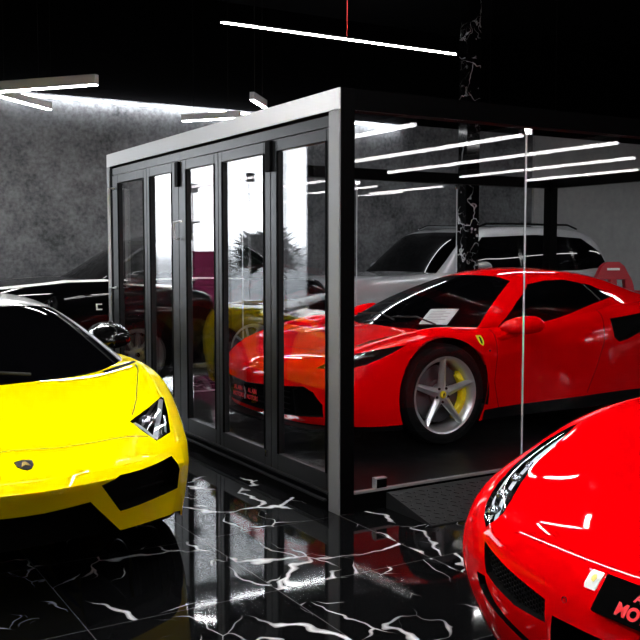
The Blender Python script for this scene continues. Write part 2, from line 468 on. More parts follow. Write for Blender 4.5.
# ------------------------------------------------------------------ the red mid-engined coupe
FER = [
 [(.10,0,.155),(.12,.35,.15),(.19,.62,.145),(.32,.80,.14),(.43,.885,.14),(.53,.92,.14),(.62,.935,.14),(.70,.93,.13)],
 [(.03,0,.28),(.05,.35,.28),(.13,.63,.28),(.26,.82,.28),(.385,.905,.28),(.51,.935,.25),(.62,.95,.21),(.72,.935,.14)],
 [(0,0,.43),(.03,.35,.43),(.11,.63,.43),(.24,.82,.43),(.375,.905,.43),(.51,.94,.37),(.63,.955,.28),(.74,.94,.15)],
 [(.06,0,.545),(.09,.35,.548),(.17,.62,.555),(.30,.805,.565),(.43,.892,.545),(.56,.945,.46),(.68,.958,.33),(.79,.945,.155)],
 [(.30,0,.625),(.33,.34,.628),(.39,.60,.64),(.50,.79,.675),(.61,.895,.64),(.72,.955,.53),(.81,.965,.36),(.90,.95,.155)],
 [(.65,0,.705),(.66,.34,.705),(.69,.58,.715),(.76,.785,.765),(.83,.92,.715),(.89,.975,.57),(.95,.975,.37),(1.0,.955,.15)],
 [(1.05,0,.755),(1.05,.34,.75),(1.06,.58,.765),(1.08,.785,.825),(1.09,.93,.76),(1.10,.985,.59),(1.12,.98,.37),(1.15,.955,.14)],
 [(1.45,0,.80),(1.46,.35,.79),(1.48,.60,.797),(1.5,.80,.845),(1.5,.915,.775),(1.5,.96,.59),(1.5,.96,.36),(1.5,.94,.13)],
 [(1.9,0,.85),(1.9,.36,.85),(1.92,.64,.85),(1.93,.80,.855),(1.94,.885,.79),(1.95,.93,.60),(1.95,.945,.35),(1.95,.935,.13)],
 [(2.5,0,.87),(2.5,.36,.87),(2.5,.64,.87),(2.5,.80,.87),(2.5,.88,.81),(2.5,.925,.61),(2.5,.95,.34),(2.5,.94,.13)],
 [(3.05,0,.90),(3.05,.36,.90),(3.05,.64,.90),(3.05,.82,.905),(3.02,.945,.84),(3.0,.975,.64),(3.0,.97,.36),(3.0,.95,.13)],
 [(3.55,0,.91),(3.55,.36,.91),(3.55,.66,.92),(3.52,.845,.93),(3.48,.965,.85),(3.46,.995,.65),(3.45,.985,.38),(3.45,.96,.13)],
 [(4.0,0,.91),(4.0,.36,.91),(4.0,.65,.92),(3.95,.83,.92),(3.92,.95,.83),(3.9,.985,.64),(3.9,.975,.38),(3.9,.955,.14)],
 [(4.35,0,.905),(4.35,.36,.905),(4.34,.63,.905),(4.30,.785,.90),(4.25,.90,.80),(4.20,.95,.62),(4.2,.95,.38),(4.2,.94,.16)],
 [(4.56,0,.87),(4.56,.36,.87),(4.54,.58,.87),(4.50,.73,.86),(4.43,.85,.77),(4.36,.92,.60),(4.33,.93,.38),(4.32,.92,.2)],
 [(4.60,0,.60),(4.60,.36,.60),(4.57,.58,.60),(4.53,.71,.60),(4.47,.83,.58),(4.40,.905,.5),(4.36,.92,.36),(4.35,.91,.22)],
 [(4.48,0,.26),(4.48,.36,.26),(4.47,.58,.26),(4.45,.72,.26),(4.42,.82,.26),(4.38,.89,.26),(4.36,.905,.25),(4.35,.905,.22)],
]
def lowered(rows):
    """the booth car's fender and belt run lower than on the car in front"""
    R = [list(r) for r in rows]
    def z(i, k, v): R[i][k] = (R[i][k][0], R[i][k][1], v)
    for k, v in enumerate((.69, .69, .70, .745, .70)): z(5, k, v)
    for k, v in enumerate((.73, .727, .74, .79, .735)): z(6, k, v)
    for k, v in enumerate((.765, .76, .76, .772, .725)): z(7, k, v)
    for k, v in enumerate((.78, .78, .775, .785, .74)): z(8, k, v)
    for k, v in enumerate((.85, .85, .85, .855, .79)): z(9, k, v)
    for i in (7, 8, 9, 10):     # the flank tucks in below the waist crease
        for k, d in ((6, .05), (7, .065)): R[i][k] = (R[i][k][0], R[i][k][1]-d, R[i][k][2])
    return R
FERTOP = [
 [(1.16,0,.74),(1.20,.36,.74),(1.32,.76,.745),(1.48,.805,.75),(1.64,.82,.74)],
 [(1.55,0,.94),(1.57,.36,.93),(1.70,.70,.915),(1.84,.765,.88),(1.98,.83,.76)],
 [(1.94,0,1.09),(1.96,.32,1.08),(2.05,.61,1.045),(2.15,.695,.995),(2.24,.825,.80)],
 [(2.25,0,1.165),(2.27,.295,1.155),(2.35,.565,1.115),(2.40,.66,1.055),(2.46,.81,.83)],
 [(2.58,0,1.175),(2.59,.29,1.165),(2.64,.545,1.128),(2.67,.645,1.062),(2.7,.795,.865)],
 [(2.95,0,1.118),(2.95,.28,1.11),(2.97,.54,1.075),(2.97,.65,1.01),(2.97,.80,.875)],
 [(3.3,0,1.025),(3.3,.28,1.018),(3.3,.54,.985),(3.3,.655,.945),(3.3,.80,.875)],
 [(3.7,0,.94),(3.7,.27,.935),(3.7,.52,.915),(3.68,.63,.895),(3.66,.77,.86)],
 [(4.15,0,.87),(4.15,.25,.865),(4.12,.47,.855),(4.1,.55,.845),(4.08,.65,.83)],
]
# ------------------------------------------------------------------ the yellow wedge
LAM = [
 [(.26,0,.20),(.29,.28,.20),(.36,.50,.19),(.45,.70,.185),(.57,.80,.18),(.69,.865,.17),(.79,.905,.16),(.87,.93,.14)],
 [(.19,0,.335),(.215,.28,.335),(.29,.51,.335),(.42,.72,.33),(.54,.815,.31),(.68,.88,.28),(.79,.92,.23),(.88,.935,.16)],
 [(0,0,.525),(.05,.28,.525),(.16,.52,.515),(.36,.74,.48),(.52,.83,.445),(.68,.895,.40),(.80,.93,.31),(.90,.945,.18)],
 [(.05,0,.565),(.09,.28,.567),(.21,.52,.562),(.42,.745,.55),(.57,.84,.535),(.72,.905,.47),(.83,.94,.34),(.93,.95,.18)],
 [(.30,0,.625),(.33,.29,.63),(.42,.53,.645),(.60,.76,.67),(.73,.865,.63),(.84,.935,.53),(.91,.955,.37),(.99,.955,.17)],
 [(.62,0,.70),(.64,.30,.705),(.70,.55,.725),(.83,.78,.765),(.92,.895,.71),(.99,.962,.59),(1.04,.968,.39),(1.08,.955,.15)],
 [(.92,0,.765),(.93,.31,.77),(.98,.57,.79),(1.06,.80,.835),(1.12,.92,.77),(1.16,.98,.61),(1.18,.975,.39),(1.2,.955,.14)],
 [(1.18,0,.805),(1.20,.32,.81),(1.26,.60,.825),(1.34,.82,.855),(1.42,.925,.79),(1.45,.965,.61),(1.46,.96,.38),(1.48,.945,.13)],
 [(1.8,0,.82),(1.82,.35,.825),(1.88,.62,.835),(1.92,.83,.85),(1.95,.92,.77),(1.96,.95,.61),(1.97,.95,.36),(1.98,.945,.13)],
 [(2.5,0,.85),(2.5,.36,.85),(2.5,.64,.86),(2.5,.83,.87),(2.5,.93,.79),(2.5,.95,.61),(2.5,.955,.36),(2.5,.95,.13)],
 [(3.1,0,.89),(3.1,.36,.89),(3.1,.66,.90),(3.1,.86,.90),(3.1,.98,.81),(3.1,1.0,.63),(3.1,.98,.38),(3.1,.96,.14)],
 [(3.7,0,.94),(3.7,.36,.94),(3.7,.68,.95),(3.7,.88,.945),(3.7,1.0,.85),(3.7,1.015,.65),(3.7,1.0,.40),(3.7,.97,.16)],
 [(4.2,0,.95),(4.2,.36,.95),(4.2,.68,.95),(4.2,.86,.94),(4.2,.98,.84),(4.18,1.0,.64),(4.15,.99,.42),(4.12,.96,.2)],
 [(4.62,0,.90),(4.62,.36,.90),(4.6,.66,.89),(4.56,.83,.87),(4.5,.94,.80),(4.45,.97,.64),(4.42,.97,.44),(4.4,.95,.24)],
 [(4.75,0,.62),(4.75,.36,.62),(4.72,.66,.62),(4.68,.82,.62),(4.62,.92,.6),(4.56,.95,.54),(4.5,.955,.42),(4.46,.94,.26)],
 [(4.62,0,.25),(4.62,.36,.25),(4.6,.66,.25),(4.58,.80,.25),(4.55,.89,.25),(4.5,.92,.25),(4.47,.93,.25),(4.45,.93,.24)],
]
LAMTOP = [
 [(.92,0,.73),(.95,.40,.74),(1.04,.78,.77),(1.20,.85,.78),(1.40,.88,.77)],
 [(1.30,0,.935),(1.33,.37,.93),(1.42,.715,.915),(1.58,.79,.88),(1.76,.86,.83)],
 [(1.64,0,1.07),(1.67,.33,1.06),(1.75,.63,1.035),(1.89,.715,.98),(2.06,.85,.85)],
 [(1.95,0,1.15),(1.97,.30,1.14),(2.03,.57,1.105),(2.17,.665,1.03),(2.34,.84,.855)],
 [(2.35,0,1.18),(2.36,.29,1.17),(2.40,.54,1.13),(2.48,.64,1.055),(2.6,.84,.855)],
 [(2.8,0,1.155),(2.8,.28,1.145),(2.8,.535,1.105),(2.86,.65,1.03),(2.9,.84,.87)],
 [(3.35,0,1.07),(3.35,.28,1.06),(3.35,.55,1.03),(3.35,.68,.975),(3.35,.85,.89)],
 [(3.85,0,.99),(3.85,.28,.985),(3.85,.54,.97),(3.85,.66,.95),(3.85,.8,.91)],
 [(4.3,0,.94),(4.3,.28,.94),(4.28,.50,.93),(4.26,.6,.92),(4.24,.7,.91)],
]
# ------------------------------------------------------------------ building the cars
def shield(c, polys, proj, cx, cy, w, h, sides, parent=None, pred=None, name='shield_badge', base=None, fig=None, off=.002, lean=0.0):
    """shield-shaped enamel badge laid on the skin; (cx, cy) in the view, lean shears the outline along the first axis"""
    ol = [(-.5, .45), (-.25, .5), (0, .46), (.25, .5), (.5, .45), (.46, -.05), (.30, -.33), (0, -.5), (-.30, -.33), (-.46, -.05)]
    P = [(cx+a*w+lean*b*h, cy+b*h) for a, b in ol]
    b_ = c.decal(polys, name, base or M_BADGE_Y, proj, P, pred, off, sides, parent)
    hs = [(-.16, -.30), (.04, -.30), (.12, -.10), (.16, .08), (.20, .24), (.05, .36), (-.10, .28), (-.14, .10), (-.20, .0)]
    Q = [(cx+a*w+lean*b*h, cy+b*h) for a, b in hs]
    for q in b_: c.decal(polys, 'badge_emblem', fig or M_BADGE_B, proj, Q, pred, off+.0015, sides, q)
    return b_

def mirror_prism(poly, d):
    return [(x, -y, z) for x, y, z in poly], (d[0], -d[1], d[2])

def side_mirror(c, x, y, z, mat, sd, stalk, k_=1.0):
    """door mirror: shaped shell, glass, stalk"""
    m = MB(); n = 14; vs = []; fs = []
    secs = [(-.15, .018, .012), (-.135, .05, .035), (-.09, .075, .055), (-.03, .088, .066), (.03, .092, .072), (.085, .088, .07), (.10, .08, .062)]
    for t, a, b in [(q*k_ for q in u_) for u_ in secs]:
        for k in range(n):
            q = 2*PI*k/n; cs, sn = math.cos(q), math.sin(q)
            vs.append((x+t+.02*cs, (y+a*cs*1.15+.05*(t+.15))*sd, z+b*sn*(1.0 if sn > 0 else .8)+.12*(t+.05)*.4))
    for i in range(len(secs)-1):
        for k in range(n): fs.append((i*n+k, i*n+(k+1) % n, (i+1)*n+(k+1) % n, (i+1)*n+k))
    fs.append(tuple(range(n))); m.add(vs, fs)
    o = m.build('side_mirror', mat, c.root, smooth=60)
    g = MB(); g.add([(x+(.098+.018*math.cos(2*PI*k/n))*k_+.001, (y+(.07*math.cos(2*PI*k/n)*1.1+.012)*k_)*sd, z+(.055*math.sin(2*PI*k/n)+.007)*k_) for k in range(n)], [tuple(range(n))])
    g.build('mirror_glass', M_CHROME, o)
    s_ = MB(); s_.tube([(p[0], p[1]*sd, p[2]) for p in stalk], [.022, .018, .024], 10); s_.build('mirror_stalk', M_TRIM if mat is not M_RED else M_RED, o)
    return o

def strokes(c, polys, name, mat, proj, pts, w, pred, off, sides, parent=None):
    """a drawn line laid on the skin as ONE mesh"""
    ins = []
    for ol in stroke(pts, w):
        ins += cut(polys, proj, ol, pred)[1]
    o = []
    for sd in sides: o.append(skin(name, ins if sd == 1 else mirrored(ins), mat, parent or c.root, off))
    return o

def wheels(c, fx, rx, track_f, track_r, R, Rr, rimf, rimr, wf, wr, style, alloy, cal, cap, a0=PI/2):
    for sd in (-1, 1):
        make_wheel(c.root, (fx, track_f*sd, R), R, rimf, wf, sd, style, alloy, cal, cap, a0)
        make_wheel(c.root, (rx, track_r*sd, Rr), Rr, rimr, wr, sd, style, alloy, cal, cap, a0+.3)
        wheel_well(c.root, fx, R, R+.05, .62*sd, (track_f+wf*.40)*sd)
        wheel_well(c.root, rx, Rr, Rr+.05, .60*sd, (track_r+wr*.40)*sd)

def coupe(name, loc, rz, paint, variant, label, cat='car', group=None):
    root = empty(name, loc, rz); tag(root, label, cat, group); c = Car(root)
    S = loft(FER) if variant == 'front' else loft(lowered(FER), cv=(5,)); T = loft(FERTOP)
    raw = S; out = lambda p: p[1] > .55
    S, _ = cut(S, 'xz', circle(1.02, .345, .388), out)
    S, _ = cut(S, 'xz', circle(3.67, .35, .395), out)
    # lower sill in black
    S, o = c.panel(S, 'sill_trim', M_TRIM, 'xz', [(1.38, .10), (3.30, .10), (3.30, .245), (1.40, .205)], out, .006)
    if variant != 'front': S, o = c.panel(S, 'bumper_trim', M_TRIM, 'xz', [(-.1, .08), (.72, .08), (.70, .178), (-.1, .178)], None, .012)
    S, o = c.panel(S, 'side_intake', M_HOLE, 'xz', [(2.64, .80), (2.655, .66), (2.70, .625), (2.78, .64), (3.04, .745), (3.30, .82), (3.26, .85), (3.02, .845)], out, .07, direction=(-.15, 1, 0))
    fr = lambda p: p[0] < .75
    if variant == 'front':
        S, gr = c.panel(S, 'front_grille', M_HOLE, 'yz', [(.535, .49), (.40, .462), (.186, .43), (.187, .362), (.33, .362), (.43, .385), (.49, .405)], fr, .035, direction=(-1, 0, 0))
        for sd, g in zip((1, -1), gr):     # honeycomb mesh inside the grille
            mb = MB()
            def inside(y, z):
                P = [(.535, .49), (.40, .462), (.186, .43), (.187, .362), (.33, .362), (.43, .385), (.49, .405)]; r = False
                for i in range(len(P)):
                    (a, b), (e, f) = P[i], P[i-1]
                    if (b > z) != (f > z) and y < (e-a)*(z-b)/(f-b)+a: r = not r
                return r
            bv = bvh_of(raw)
            for i in range(30):
                for j in range(12):
                    y = .17+i*.0135; z = .35+j*.0156+(.0078 if i % 2 else 0)
                    if not inside(y, z): continue
                    h = bv.ray_cast(Vector((-1, y, z)), Vector((1, 0, 0)))
                    if h[0] is None: continue
                    x = h[0].x+.026; P6 = [(x, (y+.0085*math.cos(PI*k/3))*sd, z+.0085*math.sin(PI*k/3)) for k in range(6)]
                    for k in range(6): mb.beam(P6[k], P6[(k+1) % 6], .0022, .004, up=(1, 0, 0))
            mb.build('grille_mesh', M_DARKALLOY, g, smooth=0)
        S, o = c.panel(S, 'centre_intake', M_HOLE, 'yz', [(-.01, .395), (.155, .395), (.178, .30), (.19, .225), (-.01, .225)], fr, .10, join=True, direction=(-1, 0, 0))
        S, o = c.panel(S, 'bumper_slot', M_HOLE, 'yz', [(.56, .385), (.545, .345), (.516, .322), (.436, .285), (.322, .248), (.22, .225), (.205, .25), (.30, .272), (.398, .303), (.452, .333), (.487, .366), (.50, .392)], fr, .07, direction=(-1, 0, 0))
        HL = [(.118, .563), (.150, .612), (.20, .658), (.30, .712), (.40, .752), (.50, .783), (.60, .800), (.70, .795), (.75, .785), (.70, .765), (.61, .738), (.51, .707), (.41, .672), (.32, .625), (.228, .567), (.165, .533), (.135, .535)]
        S, hl = c.panel(S, 'headlight', M_GLOSS, 'xy', HL, lambda p: p[2] > .45, .028, direction=(-.35, .1, 1))
        for sd, h in zip((1, -1), hl):
            strokes(c, raw, 'light_strip', M_STRIP, 'xy', [(.145, .56), (.24, .625), (.36, .69), (.50, .742), (.62, .765), (.70, .775)], .016, lambda p: p[2] > .45, -.014, (sd,), h)
            strokes(c, raw, 'light_strip', M_STRIP, 'xy', [(.145, .58), (.22, .652), (.33, .715), (.46, .763), (.58, .786)], .008, lambda p: p[2] > .45, -.010, (sd,), h)
            bvv = bvh_of(raw)
            for x, y, r in ((.19, .60, .026), (.27, .645, .030), (.37, .690, .026), (.46, .724, .02)):
                z = bvv.ray_cast(Vector((x, y, 2)), Vector((0, 0, -1)))[0].z
                m = MB(); m.ball((x, y*sd, z-.024), r, 16, 10); m.build('projector_lens', M_LAMP, h)
            c.decal(raw, 'lamp_cover', M_LENS, 'xy', HL, lambda p: p[2] > .45, .0005, (sd,), h, wall=None)
        # nose badge (rectangular) and number plate
        b_ = c.decal(raw, 'nose_badge', M_BADGE_W, 'xy', [(.024, .020), (.030, .017), (.055, .017), (.061, .020), (.061, .056), (.055, .060), (.030, .060), (.024, .056)], None, .003)
        c.decal(raw, 'badge_emblem', M_BADGE_G, 'xy', [(.036, .034), (.044, .030), (.052, .036), (.050, .043), (.043, .046), (.038, .042)], None, .0045, parent=b_[0])
        n = Vector((-.80, 0, .60)).normalized(); up = Vector((.60, 0, .80)).normalized(); wd = Vector((0, -1, 0))
        p0 = Vector((.022, -.165, .508)); hw, hh = .165, .054
        pl = MB(); pl.prism([p0+wd*(a*hw)+up*(b*hh) for a, b in ((-.97, -1), (.97, -1), (1, -.93), (1, .93), (.97, 1), (-.97, 1), (-1, .93), (-1, -.93))], n*.006)
        po = pl.build('number_plate', M_PLATE, root, bevel=.0015)
        M = Matrix((wd, up, n)).transposed().to_euler()
        text_mesh('plate_lettering', 'AL-AIN', .034, M_PLATETXT, po, p0+wd*.0+up*.020+n*.0065, M, .0008, .0012)
        text_mesh('plate_lettering', 'MOTORS', .046, M_PLATETXT, po, p0+wd*.0-up*.024+n*.0065, M, .0008, .002)
        sn = MB(); q = bvh_of(raw).ray_cast(Vector((-1, .11, .455)), Vector((1, 0, 0)))[0]
        sn.lathe([(.0001, -.002), (.008, -.002), (.009, .004)], 14, 'z', (0, 0, 0)); so = sn.build('parking_sensor', M_DARKALLOY, root); so.location = q; so.rotation_euler = (0, -PI/2, 0)
        W = M_DARKALLOY
    else:
        LW = [(-.01, .395), (.30, .408), (.52, .425), (.62, .432), (.69, .40), (.74, .32), (.72, .235), (.40, .215), (-.01, .21)]
        S, lo = c.panel(S, 'lower_grille', M_HOLE, 'yz', LW, fr, .07, join=True, direction=(-1, 0, 0))
        vb = MB()
        for k in range(4): vb.beam((.10, -.45, .25+.04*k), (.10, .45, .25+.04*k), .01, .008)
        for y in (-.5, .5): vb.beam((.13, y, .22), (.11, y, .40), .02, .03)
        vb.build('grille_bars', M_TRIM, lo[0])
        HL = [(.18, .655), (.26, .70), (.36, .755), (.47, .815), (.60, .86), (.735, .895), (.63, .893), (.53, .888), (.43, .875), (.34, .845), (.25, .78)]
        S, hl = c.panel(S, 'headlight', M_GLOSS, 'xy', HL, lambda p: p[2] > .45, .012, direction=(-.3, .4, .9))
        for sd, h in zip((1, -1), hl):
            strokes(c, raw, 'light_strip', M_DARKALLOY, 'xy', [(.21, .69), (.30, .755), (.40, .82), (.50, .86)], .006, lambda p: p[2] > .45, -.006, (sd,), h)
            z = bvh_of(raw).ray_cast(Vector((.33, .81, 2)), Vector((0, 0, -1)))[0].z
            m = MB(); m.ball((.33, .81*sd, z-.012), .022, 14, 8); m.build('projector_lens', M_LAMP, h)
            c.decal(raw, 'lamp_cover', M_LENS, 'xy', HL, lambda p: p[2] > .45, .0005, (sd,), h, wall=None)
        pl = MB(); pl.box((-.012, -.19, .265), (-.004, .19, .375)); po = pl.build('number_plate', M_PLATE, root, bevel=.002)
        M = Matrix(((0, -1, 0), (0, 0, 1), (-1, 0, 0))).transposed().to_euler()
        for zz in (.344, .297):
            for yy in (.11, -.11):
                text_mesh('plate_lettering', ['AL AIN', 'MOTORS'][zz < .32], .042, M_PLATETXT, po, (-.0125, yy, zz), M, .0006, .0015)
        em = MB(); em.prism([(-.0125, a, b) for a, b in ((.012, .275), (.0, .285), (-.008, .278), (-.003, .305), (-.016, .318), (-.010, .338), (.004, .356), (.012, .364), (.018, .345), (.010, .332), (.004, .318), (.012, .304))], (-.002, 0, 0)); em.build('plate_emblem', M_SILVERDECAL, po)
        sp = MB(); sp.prism([(.10, -.70, .145), (.02, -.40, .15), (-.01, 0, .15), (.02, .40, .15), (.10, .70, .145), (.25, .76, .145), (.25, -.76, .145)], (0, 0, .018)); sp.build('front_splitter', M_TRIM, root, bevel=.004)
        strokes(c, raw, 'hood_gap', M_TRIM, 'xy', [(1.25, .70), (.95, .63), (.60, .56), (.45, .50), (.36, .40), (.33, .2), (.325, 0)], .004, lambda p: p[2] > .5, .0008, (1, -1))
        W = M_ALLOY
    # side details
    if paint is M_RED:
        sb = shield(c, raw, 'xz', 1.325, .70, .052, .072, (1, -1), pred=out, lean=-.25)
    strokes(c, S, 'door_gap', M_TRIM, 'xz', [(1.475, .765), (1.46, .60), (1.475, .40), (1.55, .21)], .005, out, .0008, (1, -1))
    strokes(c, S, 'door_gap', M_TRIM, 'xz', [(2.58, .86), (2.56, .66), (2.50, .45), (2.42, .25)], .005, out, .0008, (1, -1))
    dh = [(2.36, .735), (2.50, .745), (2.51, .755), (2.50, .765), (2.36, .752)]
    c.decal(S, 'door_handle', paint, 'xz', dh, out, .008, (1, -1), wall=-.008)
    c.decal(S, 'side_marker', M_TRIM, 'xz', circle(1.392, .628, .009, 12), out, .002, (1, -1))
    # cabin
    TT, ws = c.panel(T, 'windscreen', M_CARGLASS, 'xy', [(.9, -.01), (2.04, -.01), (2.055, .30), (2.035, .445), (1.75, .612), (1.46, .772), (1.25, .83), (.9, .8)], None, .004, join=True)
    SG = [(1.54, .73), (1.853, .94), (2.087, 1.063), (2.25, 1.09), (2.42, 1.094), (2.675, 1.05), (2.885, .962), (2.835, .955), (2.56, .90), (2.3, .84), (2.01, .785), (1.8, .75)]
    sidep = lambda p: p[1] > .5
    TT, sg = c.panel(TT, 'side_window', M_CARGLASS, 'xz', SG, sidep, .004)
    for sd, g in zip((1, -1), sg):
        strokes(c, T, 'window_divider', M_TRIM, 'xz', [(2.60, 1.072), (2.70, .935)], .018, sidep, -.002, (sd,), g)
    TT, rw = c.panel(TT, 'engine_cover', M_CARGLASS, 'xy', [(2.98, -.01), (3.85, -.01), (3.86, .26), (3.40, .40), (3.02, .44)], None, .006, join=True)
    c.body('roof', TT, paint)
    c.body('body', S, paint)
    wp = MB(); 
    for y0, y1 in ((-.55, .02), (-.05, .50)): wp.tube([(1.235, y0, .79), (1.28, (y0+y1)/2, .825), (1.26, y1, .81)], .007, 6)
    wp.build('wiper', M_TRIM, root)
    for sd in (-1, 1):
        side_mirror(c, 1.66, .985, .785, paint, sd, [(1.47, .90, .70), (1.56, .945, .715), (1.64, .975, .745)])
    for sd in (-1, 1):   # tail lamps and tail
        t = MB(); t.lathe([(.0001, 0), (.055, 0), (.065, .012), (.065, .05)], 24, 'z'); to = t.build('tail_lamp', principled('tail_lamp_red', (.5, 0, 0), .15), root); to.location = (4.595, .62*sd, .70); to.rotation_euler = (0, PI/2, 0)
    wheels(c, 1.02, 3.67, .84, .84, .345, .35, .262, .265, .24, .30, 'star', W, M_TRIM if variant == 'front' else M_CALYEL, M_BADGE_Y)
    return root

def wedge(name, loc, rz, label):
    root = empty(name, loc, rz); tag(root, label, 'car'); c = Car(root)
    S = loft(LAM, cu=(2, 3), cv=(3,)); T = loft(LAMTOP); raw = S
    out = lambda p: p[1] > .55
    S, _ = cut(S, 'xz', circle(1.19, .345, .39), out)
    S, _ = cut(S, 'xz', circle(3.87, .355, .405), out)
    S, o = c.panel(S, 'sill_trim', M_TRIM, 'xz', [(1.58, .10), (3.47, .10), (3.46, .46), (3.0, .42), (1.68, .38), (1.60, .25)], out, .004)  # black sill, carried up the flank so its black stands in for shade
    S, o = c.panel(S, 'side_intake', M_HOLE, 'xz', [(2.75, .80), (2.82, .62), (3.05, .45), (3.35, .60), (3.30, .82)], out, .08, direction=(-.15, 1, 0))
    S, o = c.panel(S, 'shoulder_intake', M_HOLE, 'xz', [(2.55, .83), (3.1, .85), (3.3, .875), (2.75, .865)], out, .05, direction=(0, 1, 0))
    fr = lambda p: p[0] < .95
    S, o = c.panel(S, 'lower_opening', M_HOLE, 'yz', [(-.01, .412), (.076, .413), (.255, .430), (.432, .243), (.60, .240), (.742, .236), (.80, .215), (.86, .10), (-.01, .10)], fr, .14, join=True, direction=(-1, 0, 0))
    HX = [(.281, .505), (.36, .533), (.50, .532), (.667, .530), (.716, .459), (.733, .360), (.57, .352), (.411, .344)]
    S, o = c.panel(S, 'side_inlet', M_HOLE, 'yz', HX, fr, .10, direction=(-1, 0, 0))
    for sd, g in zip((1, -1), o):
        m = MB()
        for k in range(3): m.beam((.30, .36*sd, .40+.04*k), (.42, .66*sd, .40+.04*k), .03, .006)
        m.build('inlet_slats', M_TRIM, g)
    # lit strip of the nose under the crease: the paint simply turns down there
    HL = [(.485, .540), (.62, .68), (.745, .797), (.60, .76), (.465, .720), (.355, .613), (.40, .57)]
    S, hl = c.panel(S, 'headlight', M_GLOSS, 'xy', HL, lambda p: p[2] > .45, .03, direction=(-.3, .1, 1))
    bv = bvh_of(raw)
    for sd, h in zip((1, -1), hl):
        up = lambda p: p[2] > .45
        strokes(c, raw, 'light_strip', M_DRL, 'xy', [(.735, .785), (.58, .715), (.385, .622)], .022, up, -.008, (sd,), h)
        strokes(c, raw, 'light_strip', M_DRL, 'xy', [(.49, .562), (.385, .622)], .020, up, -.010, (sd,), h)
        strokes(c, raw, 'light_strip', M_DRL, 'xy', [(.58, .742), (.46, .700)], .010, up, -.008, (sd,), h)
        strokes(c, raw, 'inner_fin', M_DARKALLOY, 'xy', [(.46, .556), (.40, .60)], .008, up, -.014, (sd,), h)
        z = bv.ray_cast(Vector((.53, .635, 2)), Vector((0, 0, -1)))[0].z
        m = MB(); m.ball((.53, .635*sd, z-.022), .042, 18, 10, (1, 1, .7)); m.build('projector_lens', M_LAMP, h)
        c.decal(raw, 'lamp_cover', M_LENS, 'xy', HL, up, .0005, (sd,), h, wall=None)
    # hood lines, vent slit, badge
    up = lambda p: p[2] > .5
    strokes(c, raw, 'hood_gap', M_TRIM, 'xy', [(1.10, .785), (1.009, .766), (.69, .642), (.60, .60), (.543, .572)], .005, up, .0008, (1, -1))
    strokes(c, raw, 'hood_gap', M_TRIM, 'xy', [(.312, 0), (.293, .183), (.315, .34), (.352, .494), (.37, .58)], .005, up, .0008, (1, -1))
    c.decal(raw, 'hood_vent', M_HOLE, 'xy', [(1.062, .615), (1.112, .750), (1.135, .80), (1.165, .80), (1.125, .69), (1.098, .615)], up, .002, (1, -1))
    ol = [(-.5, .35), (-.3, .42), (0, .5), (.3, .42), (.5, .35), (.45, -.1), (.25, -.38), (0, -.5), (-.25, -.38), (-.45, -.1)]
    bd = c.decal(raw+mirrored(raw), 'nose_badge', M_BADGE_B, 'xy', [(.172+b*.085, a*.068+.02*0-.018) for a, b in ol], up, .004)
    c.decal(raw+mirrored(raw), 'badge_rim', M_BADGE_G, 'xy', [(.172+b*.044, a*.034-.018) for a, b in [(-.5, -.4), (0, -.1), (.5, -.4), (.3, .2), (.15, .5), (-.2, .5), (-.4, .1)]], up, .006, parent=bd[0])
    # cabin
    TT, ws = c.panel(T, 'windscreen', M_CARGLASS, 'xy', [(.8, -.01), (1.80, -.01), (1.83, .30), (1.905, .572), (1.53, .672), (1.13, .770), (1.0, .80), (.8, .8)], None, .004, join=True)
    sidep = lambda p: p[1] > .56
    SG = [(1.45, .80), (1.72, .93), (2.0, 1.035), (2.25, 1.075), (2.6, 1.08), (2.9, 1.03), (3.1, .95), (3.0, .90), (2.5, .87), (2.0, .85)]
    TT, sg = c.panel(TT, 'side_window', M_CARGLASS, 'xz', SG, sidep, .004)
    strokes(c, T, 'pillar_glint', M_SILVERDECAL, 'xy', [(1.13, .785), (1.35, .735), (1.55, .685), (1.75, .632), (1.93, .585)], .018, lambda p: p[2] > .7, .002, (1, -1))  # bright strip laid on as the reflection along the pillar
    c.body('roof', TT, M_ROOFGREY)
    c.body('body', S, M_YEL)
    wp = MB(); wp.tube([(1.03, -.25, .83), (1.10, .1, .865), (1.13, .42, .872)], .008, 6); wp.build('wiper', M_TRIM, root)
    for sd in (-1, 1):
        side_mirror(c, 2.10, .97, .885, M_GLOSS, sd, [(1.80, .88, .80), (1.92, .92, .82), (2.04, .945, .84)], 1.25)
    strokes(c, S, 'door_gap', M_TRIM, 'xz', [(1.66, .80), (1.68, .55), (1.78, .25)], .005, out, .0008, (1, -1))
    strokes(c, S, 'door_gap', M_TRIM, 'xz', [(2.72, .80), (2.75, .60), (2.62, .25)], .005, out, .0008, (1, -1))
    sk = MB(); sk.prism([(3.45, -.9, .22), (3.45, .9, .22), (4.55, .85, .24), (4.55, -.85, .24)], (0, 0, .02)); sk.build('underbody', M_TRIM, root)
    wheels(c, 1.19, 3.87, .84, .85, .345, .355, .262, .275, .25, .32, 'twin', M_ALLOY, M_CALYEL, M_BADGE_Y)
    return root

